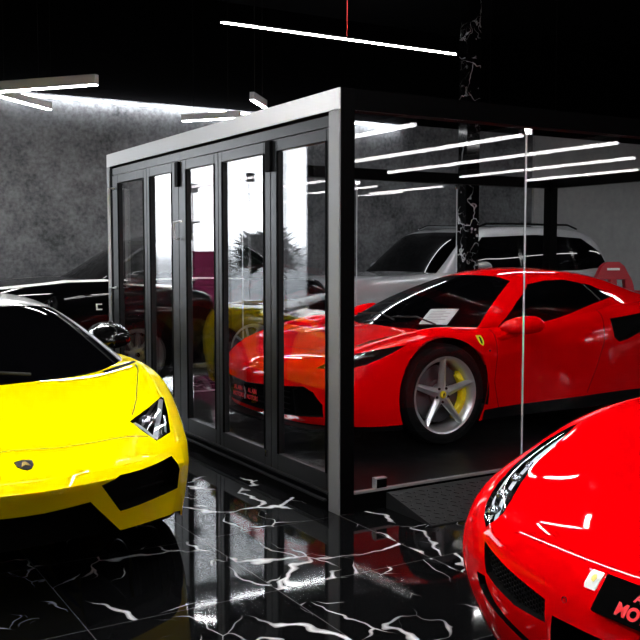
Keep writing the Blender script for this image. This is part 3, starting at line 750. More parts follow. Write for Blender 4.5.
# ------------------------------------------------------------------ black saloon, silver off-roader
LUX = [
 [(.05,0,.25),(.06,.45,.25),(.12,.78,.25),(.25,.90,.25),(.40,.95,.25),(.5,.95,.22)],
 [(0,0,.60),(.01,.45,.60),(.07,.80,.60),(.20,.92,.58),(.38,.96,.45),(.5,.955,.24)],
 [(.02,0,.92),(.03,.45,.92),(.10,.78,.90),(.24,.90,.82),(.42,.965,.55),(.55,.96,.24)],
 [(.12,0,1.0),(.13,.45,1.0),(.20,.76,.985),(.35,.90,.90),(.5,.97,.58),(.62,.965,.24)],
 [(.7,0,1.075),(.7,.45,1.07),(.72,.78,1.055),(.8,.92,.94),(.9,.985,.62),(.95,.97,.24)],
 [(1.45,0,1.14),(1.45,.45,1.135),(1.45,.80,1.12),(1.45,.93,1.0),(1.45,.98,.64),(1.45,.97,.24)],
 [(2.2,0,1.14),(2.2,.45,1.14),(2.2,.84,1.13),(2.2,.94,1.02),(2.2,.97,.64),(2.2,.965,.24)],
 [(3.0,0,1.15),(3.0,.45,1.15),(3.0,.84,1.14),(3.0,.95,1.03),(3.0,.98,.64),(3.0,.97,.24)],
 [(3.85,0,1.12),(3.85,.45,1.12),(3.85,.80,1.11),(3.85,.92,1.0),(3.85,.97,.64),(3.85,.96,.26)],
 [(4.42,0,1.05),(4.42,.45,1.05),(4.39,.74,1.04),(4.35,.87,.95),(4.29,.94,.62),(4.27,.94,.28)],
 [(4.5,0,.70),(4.5,.45,.70),(4.47,.74,.70),(4.41,.86,.68),(4.35,.93,.5),(4.32,.935,.3)],
 [(4.42,0,.32),(4.42,.45,.32),(4.41,.74,.32),(4.37,.86,.32),(4.33,.91,.31),(4.31,.92,.29)],
]
LUXTOP = [
 [(1.50,0,1.06),(1.54,.45,1.06),(1.64,.76,1.06),(1.76,.84,1.05)],
 [(1.86,0,1.25),(1.89,.44,1.24),(1.98,.72,1.22),(2.1,.84,1.10)],
 [(2.24,0,1.48),(2.26,.42,1.465),(2.33,.66,1.42),(2.42,.84,1.11)],
 [(2.58,0,1.60),(2.59,.41,1.585),(2.63,.62,1.53),(2.7,.84,1.12)],
 [(2.9,0,1.65),(2.9,.41,1.635),(2.9,.62,1.575),(2.9,.84,1.12)],
 [(3.35,0,1.58),(3.35,.41,1.565),(3.35,.62,1.51),(3.35,.84,1.12)],
 [(3.8,0,1.34),(3.8,.42,1.33),(3.78,.66,1.29),(3.74,.82,1.11)],
 [(4.05,0,1.10),(4.05,.42,1.09),(4.02,.66,1.08),(3.98,.78,1.06)],
]
def saloon(name, loc, rz, label):
    root = empty(name, loc, rz); tag(root, label, 'car'); c = Car(root)
    S = loft(LUX, 6, 6, cv=(2,)); T = loft(LUXTOP, 6, 6); raw = S; out = lambda p: p[1] > .6
    S, _ = cut(S, 'xz', circle(.98, .37, .42), out); S, _ = cut(S, 'xz', circle(3.4, .37, .42), out)
    fr = lambda p: p[0] < .4
    S, g = c.panel(S, 'front_grille', M_CHROME, 'yz', [(-.01, .93), (.34, .93), (.36, .45), (-.01, .45)], fr, .02, join=True, direction=(-1, 0, 0))
    S, h = c.panel(S, 'headlight', M_LAMP, 'yz', [(.52, .86), (.80, .84), (.84, .74), (.54, .74)], fr, .01, direction=(-1, .2, 0))
    TT, o = c.panel(T, 'windscreen', M_CARGLASS, 'xy', [(1.3, -.01), (2.36, -.01), (2.40, .45), (2.33, .60), (1.98, .69), (1.64, .77), (1.3, .8)], None, .004, join=True)
    TT, o = c.panel(TT, 'side_window', M_CARGLASS, 'xz', [(1.86, 1.06), (2.2, 1.30), (2.5, 1.47), (2.9, 1.54), (3.35, 1.47), (3.72, 1.24), (3.65, 1.13), (2.8, 1.12)], lambda p: p[1] > .55, .004)
    TT, o = c.panel(TT, 'rear_window', M_CARGLASS, 'xy', [(3.5, -.01), (3.95, -.01), (3.92, .5), (3.5, .5)], None, .004, join=True)
    c.body('roof', TT, M_BLKPAINT); c.body('body', S, M_BLKPAINT)
    strokes(c, raw, 'chrome_strip', M_BADGE_W, 'xz', [(.35, 1.012), (.72, 1.052), (1.45, 1.118), (2.2, 1.128), (3.0, 1.136), (3.8, 1.11)], .018, out, .004, (1, -1))
    v = [(1.675, .905), (1.735, .905), (1.735, .892), (1.69, .892), (1.69, .855), (1.735, .855), (1.735, .842), (1.675, .842)]
    c.decal(raw, 'side_vent', M_BADGE_W, 'xz', v, out, .006, (1, -1))
    strokes(c, raw, 'door_gap', M_GLOSS, 'xz', [(1.95, 1.08), (1.9, .7), (2.0, .3)], .006, out, .0008, (1, -1))
    for sd in (-1, 1): side_mirror(c, 2.12, 1.03, 1.16, M_BLKPAINT, sd, [(2.02, .88, 1.10), (2.07, .95, 1.11), (2.11, 1.0, 1.13)])
    wheels(c, 0.98, 3.4, .83, .83, .37, .37, .27, .27, .25, .26, 'multi', M_ALLOY, M_TRIM, M_GLOSS)
    return root

SUV = [
 [(.06,0,.38),(.07,.45,.38),(.12,.78,.38),(.24,.90,.38),(.36,.955,.38),(.46,.96,.34)],
 [(0,0,.70),(.01,.45,.70),(.06,.80,.70),(.18,.925,.68),(.34,.965,.55),(.46,.965,.36)],
 [(.02,0,1.0),(.03,.45,1.0),(.08,.82,.99),(.20,.935,.92),(.38,.97,.62),(.5,.97,.36)],
 [(.16,0,1.09),(.17,.45,1.09),(.22,.80,1.08),(.32,.93,1.0),(.48,.975,.66),(.58,.97,.36)],
 [(.8,0,1.14),(.8,.45,1.135),(.8,.84,1.125),(.84,.945,1.03),(.9,.985,.68),(.95,.975,.36)],
 [(1.5,0,1.17),(1.5,.45,1.165),(1.5,.86,1.15),(1.5,.95,1.05),(1.5,.985,.70),(1.5,.975,.34)],
 [(2.6,0,1.17),(2.6,.45,1.17),(2.6,.88,1.155),(2.6,.955,1.06),(2.6,.98,.70),(2.6,.975,.33)],
 [(3.8,0,1.18),(3.8,.45,1.18),(3.8,.88,1.165),(3.8,.96,1.07),(3.8,.985,.70),(3.8,.975,.34)],
 [(4.45,0,1.17),(4.45,.45,1.17),(4.43,.84,1.155),(4.4,.93,1.06),(4.36,.965,.70),(4.35,.96,.38)],
 [(4.62,0,.95),(4.62,.45,.95),(4.6,.80,.95),(4.55,.90,.92),(4.48,.945,.66),(4.46,.945,.42)],
 [(4.58,0,.45),(4.58,.45,.45),(4.56,.80,.45),(4.52,.89,.45),(4.48,.93,.44),(4.46,.935,.42)],
]
SUVTOP = [
 [(1.22,0,1.06),(1.25,.50,1.06),(1.34,.80,1.08),(1.46,.86,1.08)],
 [(1.55,0,1.36),(1.57,.49,1.35),(1.66,.77,1.33),(1.8,.88,1.12)],
 [(1.88,0,1.62),(1.90,.47,1.61),(1.98,.73,1.575),(2.1,.88,1.13)],
 [(2.25,0,1.73),(2.26,.46,1.72),(2.30,.71,1.66),(2.35,.88,1.13)],
 [(3.1,0,1.76),(3.1,.46,1.75),(3.1,.71,1.69),(3.1,.89,1.14)],
 [(3.9,0,1.73),(3.9,.46,1.72),(3.9,.70,1.66),(3.9,.88,1.14)],
 [(4.30,0,1.62),(4.30,.46,1.61),(4.27,.70,1.55),(4.22,.86,1.14)],
 [(4.56,0,1.14),(4.56,.46,1.14),(4.53,.74,1.13),(4.48,.80,1.10)],
]
def offroader(name, loc, rz, label):
    root = empty(name, loc, rz); tag(root, label, 'car'); c = Car(root)
    S = loft(SUV, 6, 6, cv=(2,)); T = loft(SUVTOP, 6, 6); raw = S; out = lambda p: p[1] > .6
    S, _ = cut(S, 'xz', circle(.92, .39, .45), out); S, _ = cut(S, 'xz', circle(3.75, .39, .45), out)
    fr = lambda p: p[0] < .4
    S, g = c.panel(S, 'front_grille', M_TRIM, 'yz', [(-.01, 1.0), (.50, .99), (.46, .78), (-.01, .78)], fr, .03, join=True, direction=(-1, 0, 0))
    S, h = c.panel(S, 'headlight', M_GLOSS, 'yz', [(.56, .99), (.84, .98), (.87, .86), (.58, .84)], fr, .015, direction=(-1, .2, 0))
    for sd, q in zip((1, -1), h):
        for y in (.65, .78):
            m = MB(); m.lathe([(.0001, 0), (.045, 0), (.055, -.01), (.055, .03)], 20, 'z'); lo = m.build('lamp_ring', M_LAMP, q); lo.location = (.075+(y-.65)*.2, y*sd, .915); lo.rotation_euler = (0, PI/2, 0)
    S, b = c.panel(S, 'lower_grille', M_TRIM, 'yz', [(-.01, .62), (.62, .62), (.70, .45), (-.01, .45)], fr, .03, join=True, direction=(-1, 0, 0))
    TT, o = c.panel(T, 'windscreen', M_CARGLASS, 'xy', [(1.0, -.01), (2.0, -.01), (2.02, .48), (1.94, .68), (1.66, .735), (1.34, .80), (1.0, .85)], None, .004, join=True)
    TT, o = c.panel(TT, 'side_window', M_CARGLASS, 'xz', [(1.66, 1.14), (1.95, 1.42), (2.18, 1.60), (3.1, 1.64), (3.95, 1.60), (4.3, 1.40), (4.42, 1.17), (3.0, 1.16)], lambda p: p[1] > .55, .004)
    for sd, q in zip((1, -1), o):
        strokes(c, T, 'window_pillar', M_GLOSS, 'xz', [(2.75, 1.64), (2.78, 1.15)], .07, lambda p: p[1] > .55, -.002, (sd,), q)
        strokes(c, T, 'window_pillar', M_GLOSS, 'xz', [(3.65, 1.62), (3.75, 1.16)], .06, lambda p: p[1] > .55, -.002, (sd,), q)
    c.body('roof', TT, M_SILVER); c.body('body', S, M_SILVER)
    for sd in (-1, 1):
        m = MB(); m.tube([(2.2, .63*sd, 1.72), (2.35, .63*sd, 1.775), (3.8, .62*sd, 1.78), (3.98, .62*sd, 1.725)], .018, 8); m.build('roof_rail', M_CHROME, root)
        side_mirror(c, 1.86, 1.08, 1.22, M_SILVER, sd, [(1.75, .90, 1.13), (1.80, .98, 1.15), (1.84, 1.04, 1.18)])
    dh = lambda x: [(x, 1.0), (x+.2, 1.005), (x+.2, 1.03), (x, 1.025)]
    for x in (2.5, 3.4): c.decal(raw, 'door_handle', M_SILVER, 'xz', dh(x), out, .012, (1, -1), wall=-.012)
    for p in ([(1.75, 1.12), (1.72, .8), (1.8, .4)], [(2.78, 1.13), (2.76, .8), (2.8, .4)], [(3.72, 1.12), (3.55, .85), (3.3, .65)]): strokes(c, S, 'door_gap', M_TRIM, 'xz', p, .006, out, .0008, (1, -1))
    wheels(c, .92, 3.75, .84, .84, .39, .39, .28, .28, .26, .26, 'multi', M_ALLOY, M_TRIM, M_GLOSS)
    return root
# ------------------------------------------------------------------ room materials
def marble(name, tile, vein_scale, rough, base=(0.0035, 0.0036, 0.004), vein=(.75, .76, .78), joints=True, spec=.13):
    m = bpy.data.materials.new(name); m.use_nodes = True; nt = m.node_tree; N = nt.nodes; L = nt.links
    b = N['Principled BSDF']; b.inputs['Roughness'].default_value = rough; b.inputs['Specular IOR Level'].default_value = spec
    tc = N.new('ShaderNodeTexCoord')
    def vm(op, a, bb=None, sc=None):
        n = N.new('ShaderNodeVectorMath'); n.operation = op
        L.new(a, n.inputs[0])
        if bb is not None:
            if hasattr(bb, 'node'): L.new(bb, n.inputs[1])
            else: n.inputs[1].default_value = bb
        if sc is not None: n.inputs['Scale'].default_value = sc
        return n.outputs[0]
    def mt(op, a, bb=None, cl=False, c=None):
        n = N.new('ShaderNodeMath'); n.operation = op; n.use_clamp = cl
        for k, x in ((0, a), (1, bb), (2, c)):
            if x is None: continue
            if hasattr(x, 'node'): L.new(x, n.inputs[k])
            else: n.inputs[k].default_value = x
        return n.outputs[0]
    P = tc.outputs['Object']
    T = vm('SCALE', P, sc=1/tile); fl = vm('FLOOR', T)
    wn = N.new('ShaderNodeTexWhiteNoise'); wn.noise_dimensions = '3D'; L.new(fl, wn.inputs['Vector'])
    off = vm('SCALE', wn.outputs['Color'], sc=31.0)
    Q = vm('ADD', P, off)
    n1 = N.new('ShaderNodeTexNoise'); n1.inputs['Scale'].default_value = 2.2*vein_scale; n1.inputs['Detail'].default_value = 3; n1.inputs['Roughness'].default_value = .55; L.new(Q, n1.inputs['Vector'])
    w = vm('SCALE', vm('SUBTRACT', n1.outputs['Color'], (.5, .5, .5)), sc=.55)
    Q2 = vm('ADD', Q, w)
    def veins(scale, width, seedoff, msc, lo, hi):
        v = N.new('ShaderNodeTexVoronoi'); v.feature = 'DISTANCE_TO_EDGE'; v.inputs['Scale'].default_value = scale
        L.new(vm('MULTIPLY', vm('ADD', Q2, (seedoff, seedoff*.7, 0)), (1.0, .62, 1.0)), v.inputs['Vector'])
        mk = N.new('ShaderNodeTexNoise'); mk.inputs['Scale'].default_value = msc; mk.inputs['Detail'].default_value = 2; L.new(vm('ADD', Q, (seedoff*3, 1.3, 0)), mk.inputs['Vector'])
        mr = N.new('ShaderNodeMapRange'); mr.inputs['From Min'].default_value = lo; mr.inputs['From Max'].default_value = hi; L.new(mk.outputs['Fac'], mr.inputs['Value'])
        wd = mt('MULTIPLY', mr.outputs[0], width)
        r = mt('SUBTRACT', 1.0, mt('DIVIDE', v.outputs['Distance'], mt('MAXIMUM', wd, .0005)), True)
        return mt('MULTIPLY', mt('POWER', r, .6), mr.outputs[0])
    a = veins(1.7*vein_scale, .024, 0.0, 1.6*vein_scale, .44, .56)
    c = veins(3.6*vein_scale, .030, 5.3, 2.2*vein_scale, .53, .66)
    f = mt('MAXIMUM', a, mt('MULTIPLY', c, .8))
    mix = N.new('ShaderNodeMix'); mix.data_type = 'RGBA'; L.new(f, mix.inputs[0])
    mix.inputs[6].default_value = (*base, 1); mix.inputs[7].default_value = (*vein, 1)
    col = mix.outputs[2]
    if joints:
        fr = vm('FRACTION', T); sx = N.new('ShaderNodeSeparateXYZ'); L.new(fr, sx.inputs[0])
        ex = mt('MINIMUM', sx.outputs[0], mt('SUBTRACT', 1.0, sx.outputs[0])); ey = mt('MINIMUM', sx.outputs[1], mt('SUBTRACT', 1.0, sx.outputs[1]))
        j = mt('LESS_THAN', mt('MINIMUM', ex, ey), .0022/tile)
        m2 = N.new('ShaderNodeMix'); m2.data_type = 'RGBA'; L.new(j, m2.inputs[0]); L.new(col, m2.inputs[6]); m2.inputs[7].default_value = (.06, .06, .062, 1); col = m2.outputs[2]
    L.new(col, b.inputs['Base Color'])
    return m

def concrete(name, dark, light, scale):
    m = bpy.data.materials.new(name); m.use_nodes = True; nt = m.node_tree; N = nt.nodes; L = nt.links
    b = N['Principled BSDF']; b.inputs['Roughness'].default_value = .8
    tc = N.new('ShaderNodeTexCoord'); n = N.new('ShaderNodeTexNoise'); n.inputs['Scale'].default_value = scale; n.inputs['Detail'].default_value = 9; n.inputs['Roughness'].default_value = .68
    n2 = N.new('ShaderNodeTexNoise'); n2.inputs['Scale'].default_value = scale*9; n2.inputs['Detail'].default_value = 3
    r = N.new('ShaderNodeValToRGB'); r.color_ramp.elements[0].position = .36; r.color_ramp.elements[1].position = .66
    r.color_ramp.elements[0].color = (*dark, 1); r.color_ramp.elements[1].color = (*light, 1)
    mx = N.new('ShaderNodeMath'); mx.operation = 'MULTIPLY_ADD'; mx.inputs[1].default_value = .35; mx.inputs[2].default_value = 0
    ad = N.new('ShaderNodeMath'); ad.operation = 'MULTIPLY_ADD'; ad.inputs[1].default_value = .65
    L.new(tc.outputs['Object'], n.inputs['Vector']); L.new(tc.outputs['Object'], n2.inputs['Vector'])
    L.new(n2.outputs['Fac'], mx.inputs[0]); L.new(n.outputs['Fac'], ad.inputs[0]); L.new(mx.outputs[0], ad.inputs[2])
    L.new(ad.outputs[0], r.inputs[0]); L.new(r.outputs[0], b.inputs['Base Color'])
    bp = N.new('ShaderNodeBump'); bp.inputs['Strength'].default_value = .25; bp.inputs['Distance'].default_value = .01
    L.new(ad.outputs[0], bp.inputs['Height']); L.new(bp.outputs[0], b.inputs['Normal'])
    return m

M_FLOOR = marble('black_marble_floor', .80, 1.0, .045)
M_COLUMN = marble('black_marble_column', 1.2, 1.6, .08, joints=False)
M_CONC = concrete('grey_plaster', (.030, .032, .036), (.20, .207, .222), 2.4)
M_PALEWALL = concrete('pale_plaster', (.34, .345, .35), (.46, .465, .47), 1.2)
M_BLACKWALL = noise_rough(principled('black_wall_paint', (.006, .006, .007), .6, spec=.2), 3, .5, .7)
M_CEIL = noise_rough(principled('black_ceiling_paint', (.0012, .0012, .0014), .9, spec=.02), 3, .85, .95)
M_POWDER = principled('black_powder_coat', (.0014, .0014, .0016), .6, spec=.02)
M_ALU = noise_rough(principled('grey_aluminium', (.60, .61, .63), .5, metal=.1), 25, .45, .55)
M_SHADEALU = noise_rough(principled('shaded_grey_aluminium', (.20, .205, .215), .5, metal=.15), 25, .42, .52)  # the beam's aluminium darkened: the post's shade is put into its colour
M_DOORALU = noise_rough(principled('anthracite_aluminium', (.014, .0145, .016), .4, metal=.3, spec=.3), 25, .34, .44)
M_EDGE = principled('bright_aluminium_edge', (.55, .56, .58), .3, metal=.7)
M_SEAL = principled('clear_glass_seal', (.55, .57, .6), .3)
M_PLATFORM = noise_rough(principled('black_rubber_floor', (.0025, .0025, .003), .30, spec=.08), 6, .25, .45)
M_GLASS = glass_mat('clear_sheet_glass', (.98, .984, .988), .0, .36)
M_DOORGLASS = glass_mat('door_glass', (.965, .97, .975), .0, 1.0)
M_WINGLASS = glass_mat('window_glass', (.95, .96, .97), .01, 1.0)
M_LED = principled('led_diffuser', (.8, .8, .8), .5, emit=(1.0, .985, .97), strength=36.0)
M_LEDSOFT = principled('soft_led_diffuser', (.8, .8, .8), .5, emit=(1.0, .985, .97), strength=17.0)
M_COVE = principled('cove_led', (.8, .8, .8), .5, emit=(.97, .985, 1.0), strength=16.0)
M_HOUSING = principled('lamp_housing', (.75, .76, .78), .5, metal=.1)
M_CABLE = principled('black_cable', (.006, .006, .006), .7, spec=.1)
M_REDCABLE = principled('red_cable', (.5, .01, .01), .5)
M_PAPER = principled('printed_paper', (.42, .43, .45), .6)
M_INK = principled('grey_print', (.16, .165, .17), .6)
M_SEATRED = noise_rough(principled('red_upholstery', (.42, .008, .02), .5), 30, .4, .6)
M_PLATECHK = principled('chequer_plate_rubber', (.012, .0125, .0135), .45, spec=.2)
M_OUT = principled('grey_terrace', (.10, .105, .11), .8)
M_LEAF = principled('leaf', (.02, .035, .02), .5)
M_POT = principled('grey_planter', (.10, .10, .11), .6)
M_PINK = bpy.data.materials.new('crimson_banner_cloth'); M_PINK.use_nodes = True
_nt = M_PINK.node_tree; _nt.nodes.clear(); _o = _nt.nodes.new('ShaderNodeOutputMaterial'); _m = _nt.nodes.new('ShaderNodeMixShader'); _d = _nt.nodes.new('ShaderNodeBsdfDiffuse'); _t = _nt.nodes.new('ShaderNodeBsdfTranslucent')
_d.inputs[0].default_value = (.5, .16, .26, 1); _t.inputs[0].default_value = (.42, .12, .24, 1); _m.inputs[0].default_value = .7
_nt.links.new(_d.outputs[0], _m.inputs[1]); _nt.links.new(_t.outputs[0], _m.inputs[2]); _nt.links.new(_m.outputs[0], _o.inputs[0])

# ------------------------------------------------------------------ shell
X0, X1, Y0, Y1, ZC = -7.0, 15.0, -17.5, 6.9, 4.6
def structure(name, mb, mat, **k):
    o = mb.build(name, mat, **k); tag(o, kind='structure'); return o
structure('floor', MB().box((X0, Y0, -.1), (X1, Y1+.2, 0)), M_FLOOR, smooth=0)
structure('ceiling', MB().box((X0, Y0, ZC), (X1, Y1+.2, ZC+.1)), M_CEIL, smooth=0)
WX0, WX1, WZ0, WZ1 = -3.85, -1.50, .12, 3.05
wb = MB()
wb.box((X0, Y1, 0), (WX0, Y1+.2, 3.25)); wb.box((WX1, Y1, 0), (7.9, Y1+.2, 3.25))
wb.box((WX0, Y1, 0), (WX1, Y1+.2, WZ0)); wb.box((WX0, Y1, WZ1), (WX1, Y1+.2, 3.25))
structure('wall_back', wb, M_CONC, smooth=0)
structure('wall_back_right', MB().box((7.9, Y1-.05, 0), (X1, Y1+.2, 3.25)), M_PALEWALL, smooth=0)
structure('wall_bulkhead', MB().box((X0, Y1-.02, 3.25), (X1, Y1+.2, ZC)), M_CEIL, smooth=0)
structure('wall_left', MB().box((X0-.2, Y0, 0), (X0, Y1+.2, ZC)), M_BLACKWALL, smooth=0)
structure('wall_right', MB().box((X1, Y0, 0), (X1+.2, Y1+.2, ZC)), M_BLACKWALL, smooth=0)
structure('wall_front', MB().box((X0, Y0-.2, 0), (X1, Y0, ZC)), M_BLACKWALL, smooth=0)
# window in the back wall, left of the picture: it is what the folding doors mirror
wf = empty('window_1', ((WX0+WX1)/2, Y1+.1, WZ0)); tag(wf, kind='structure')
hw = (WX1-WX0)/2; hz = WZ1-WZ0
f = MB()
for x in (-hw+.03, hw-.03): f.box((x-.03, -.05, 0), (x+.03, .05, hz))
for z in (.03, hz-.03): f.box((-hw, -.05, z-.03), (hw, .05, z+.03))
f.build('window_frame', M_POWDER, wf, smooth=0)
MB().box((-hw, -.006, 0), (hw, .006, hz)).build('window_pane', M_WINGLASS, wf, smooth=0)
cx_ = (WX0+WX1)/2
for x, z in ((-2.04, 2.22), (-2.84, 2.39)):
    MB().box((x-cx_-.05, -.16, z-WZ0-.055), (x-cx_+.05, -.07, z-WZ0+.055)).build('window_block', M_POWDER, wf, bevel=.004)
    MB().box((x-cx_-.006, -.10, 0), (x-cx_+.006, -.088, z-WZ0-.056)).build('window_rod', M_HOUSING, wf, smooth=0)
MB().tube([(-2.09-cx_, -.115, 2.232-WZ0), (-2.79-cx_, -.115, 2.378-WZ0)], .009, 8).build('window_stay', M_HOUSING, wf)
structure('terrace_ground', MB().box((-40, Y1+.3, -.4), (30, 70, -.3)), M_OUT, smooth=0)
# cove light along the top of the back wall
cv = MB().box((-.30, Y1-.075, 3.195), (5.3, Y1-.045, 3.213)).build('cove_light', M_COVE, None, smooth=0)
tag(cv, 'long white cove light strip washing down the top of the grey wall', 'light')
# marble column behind the booth
structure('column', MB().box((4.29, 4.16, 0), (4.48, 4.31, ZC)), M_COLUMN, smooth=0)

# ------------------------------------------------------------------ light bars
def light_bar(a, b, z, label, group=None, w=.055, h=.075, cables=2, cmat=None, top=ZC, mat=None, dh=.010, led=None):
    a = Vector((a[0], a[1], z)); b = Vector((b[0], b[1], z)); m = (a+b)/2
    r = empty('light_bar', m); tag(r, label, 'light', group)
    d = (b-a).normalized(); A = a-m; B = b-m
    hb = MB(); hb.beam(A+Vector((0, 0, h/2+.004)), B+Vector((0, 0, h/2+.004)), w, h); hb.build('housing', mat or M_HOUSING, r, smooth=0, bevel=.004)
    df = MB(); df.beam(A+d*.012+Vector((0, 0, .008-dh/2)), B-d*.012+Vector((0, 0, .008-dh/2)), w*.82, dh); df.build('diffuser', led or M_LED, r, smooth=0)
    for t in ((.2, .8) if cables == 2 else (.5,)):
        p = A.lerp(B, t); MB().tube([p+Vector((0, 0, h)), p+Vector((0, 0, top-z))], .003, 6).build('cable', cmat or M_CABLE, r, smooth=0)
        MB().lathe([(.0001, top-z-.03), (.04, top-z-.03), (.04, top-z)], 16, 'z', (p.x, p.y, 0)).build('ceiling_rose', M_CABLE, r)
    return r
light_bar((.187, 1.88), (2.264, 1.86), 3.0, 'long thin light bar hung under the black ceiling above the booth roof', cmat=M_REDCABLE, w=.028, h=.012, cables=1, mat=M_CABLE)
light_bar((-1.55, 6.02), (.008, 4.129), 2.9, 'pale light bar at upper left, rising to the right end nearest the booth', w=.06, h=.09)
light_bar((-.70, 5.13), (.024, 5.807), 2.9, 'light bar at upper left meeting another bar at an angle, falling to the right', w=.06)
light_bar((1.55, 5.90), (1.994, 5.309), 2.9, 'short light bar behind the booth roof, below the cove light line', w=.06)
light_bar((1.566, 4.151), (1.907, 4.533), 2.9, 'tiny stub of a light bar just above the sloping booth beam', w=.05)
ords = ['first', 'second', 'third', 'fourth', 'fifth', 'sixth']
for k, (x, ya, yb) in enumerate([(4.345, -6.6, -5.21), (6.21, -9.9, -5.30), (8.0, -11.0, -5.26), (9.9, -11.1, -6.57), (11.73, -11.1, -8.08), (11.3, -16.6, -13.5)]):
    light_bar((x, ya), (x, yb), 3.0, 'long parallel light bar mirrored in the right glass, %s from the left' % ords[k], 'parallel light bars', w=.10, h=.11, dh=.045, led=M_LEDSOFT)
# zigzag of bars over the cars (seen as white lines on the paint)
def gap(p, q, g=.07):
    v = Vector((q[0]-p[0], q[1]-p[1])); v = v.normalized()*g
    return (p[0]+v.x, p[1]+v.y), (q[0]-v.x, q[1]-v.y)
zig = [(-4.6, -3.4), (-3.3, -1.9), (-4.3, -.2), (-2.9, .55)]
zig2 = [(-2.6, -3.0), (-1.2, -1.9), (-2.2, -.9), (-.9, -.1)]
zig3 = [(-.9, -4.3), (.5, -3.3), (-.5, -2.2), (.9, -1.4)]
zig4 = [(-3.4, -7.5), (-1.6, -6.4), (-2.6, -5.0)]  # this chain and the next are unseen, added behind the camera for light
zig5 = [(.6, -7.6), (2.2, -6.4), (1.0, -5.4)]
for zz, w_ in ((zig, 'over the yellow car'), (zig2, 'over the nose of the yellow car'), (zig3, 'over the front red car'), (zig4, 'added unseen behind the photographer on the left'), (zig5, 'added unseen behind the photographer on the right')):
    for k, (p, q) in enumerate(zip(zz[:-1], zz[1:])):
        p, q = gap(p, q); light_bar(p, q, 3.0, 'zigzag light bar %s, %s in its chain' % (w_, ords[k]), 'zigzag light bars', w=.06, led=M_LEDSOFT if zz in (zig3, zig5) else None)

zig6 = [(.4, 1.15), (1.1, 1.70), (1.8, 1.15), (2.5, 1.6)]  # unseen chain added to light the booth car from above
for k, (p, q) in enumerate(zip(zig6[:-1], zig6[1:])):
    p, q = gap(p, q); light_bar(p, q, 3.55, 'added unseen light bar of the zigzag high over the booth, %s in its chain' % ords[k], 'zigzag light bars', w=.06)
for k, (p, q) in enumerate([((5.6, .8), (7.2, 2.2)), ((8.6, 1.2), (10.4, 2.4)), ((10.6, 3.0), (12.4, 4.2))]):  # bars added out of view to brighten the off-road car
    light_bar(p, q, 3.0, 'added unseen light bar beyond the right end of the booth, %s from the booth' % ords[k], 'added light bars to the right', w=.06)

light_bar((-.42, -1.3), (-.42, 1.25), 2.95, 'added unseen light bar before the booth doors, lighting the corner post', w=.05)  # added out of view so the post is lit from above
light_bar((4.6, 4.55), (6.4, 4.55), 3.08, 'added light bar brightening the silver off-road car, hidden by the booth beam', w=.04, h=.03)  # added to brighten the off-road car, kept behind the beam

# ------------------------------------------------------------------ the glass booth
BL, BW, BH = 5.31, 3.86, 2.255
booth = empty('glass_booth', (0, 0, 0)); tag(booth, 'glass display booth in a metal frame around the red car', 'booth')
P_ = lambda n, mb, mat, par=booth, **k: mb.build(n, mat, par, **k)
P_('platform', MB().box((.02, .02, 0), (BL-.02, BW-.02, .098)), M_PLATFORM, smooth=0)
P_('corner_post', MB().box((.006, .0, 0), (.092, .11, BH)), M_POWDER, smooth=0, bevel=.002)
P_('corner_post', MB().box((.006, BW-.11, 0), (.092, BW, BH)), M_POWDER, smooth=0, bevel=.002)
P_('corner_post', MB().box((BL-.11, BW-.11, 0), (BL, BW, BH)), M_POWDER, smooth=0, bevel=.002)
P_('corner_post', MB().box((BL-.11, 0, 0), (BL, .11, BH)), M_POWDER, smooth=0, bevel=.002)
P_('post_cladding', MB().box((-.004, .002, .0), (.005, .108, 2.144)), M_SHADEALU, smooth=0, bevel=.002)
P_('post_cladding', MB().box((-.004, BW-.075, .0), (.005, BW-.002, 2.144)), M_SHADEALU, smooth=0, bevel=.002)
P_('beam_cladding', MB().box((-.004, .002, 2.146), (.005, BW-.002, BH)), M_ALU, smooth=0, bevel=.002)
P_('top_beam', MB().box((.006, .11, 2.146), (.092, BW-.11, BH)), M_POWDER, smooth=0)
P_('top_beam', MB().box((.092, .0, 2.146), (BL-.11, .092, BH)), M_POWDER, smooth=0)
P_('top_beam', MB().box((.092, BW-.092, 2.146), (BL-.11, BW, BH)), M_POWDER, smooth=0)
P_('top_beam', MB().box((BL-.092, .11, 2.146), (BL, BW-.11, BH)), M_POWDER, smooth=0)
P_('bottom_rail', MB().box((.092, .0, 0), (BL-.11, .06, .10)), M_POWDER, smooth=0); P_('bottom_rail', MB().box((.092, BW-.06, 0), (BL-.11, BW, .10)), M_POWDER, smooth=0)
P_('rail_edge', MB().box((.093, -.003, .101), (BL-.11, .022, .114)), M_EDGE, smooth=0)
P_('rail_edge', MB().box((.093, BW-.022, .101), (BL-.11, BW+.003, .114)), M_EDGE, smooth=0)
P_('door_track', MB().box((-.03, .11, 0), (.018, BW-.11, .055)), M_POWDER, smooth=0)
P_('track_edge', MB().box((-.034, .11, .056), (-.012, BW-.11, .066)).box((-.006, .11, .088), (.018, BW-.11, .10)), M_DOORALU, smooth=0)
P_('door_head', MB().box((.012, .11, 2.07), (.07, BW-.11, 2.128)), M_DOORALU, smooth=0)
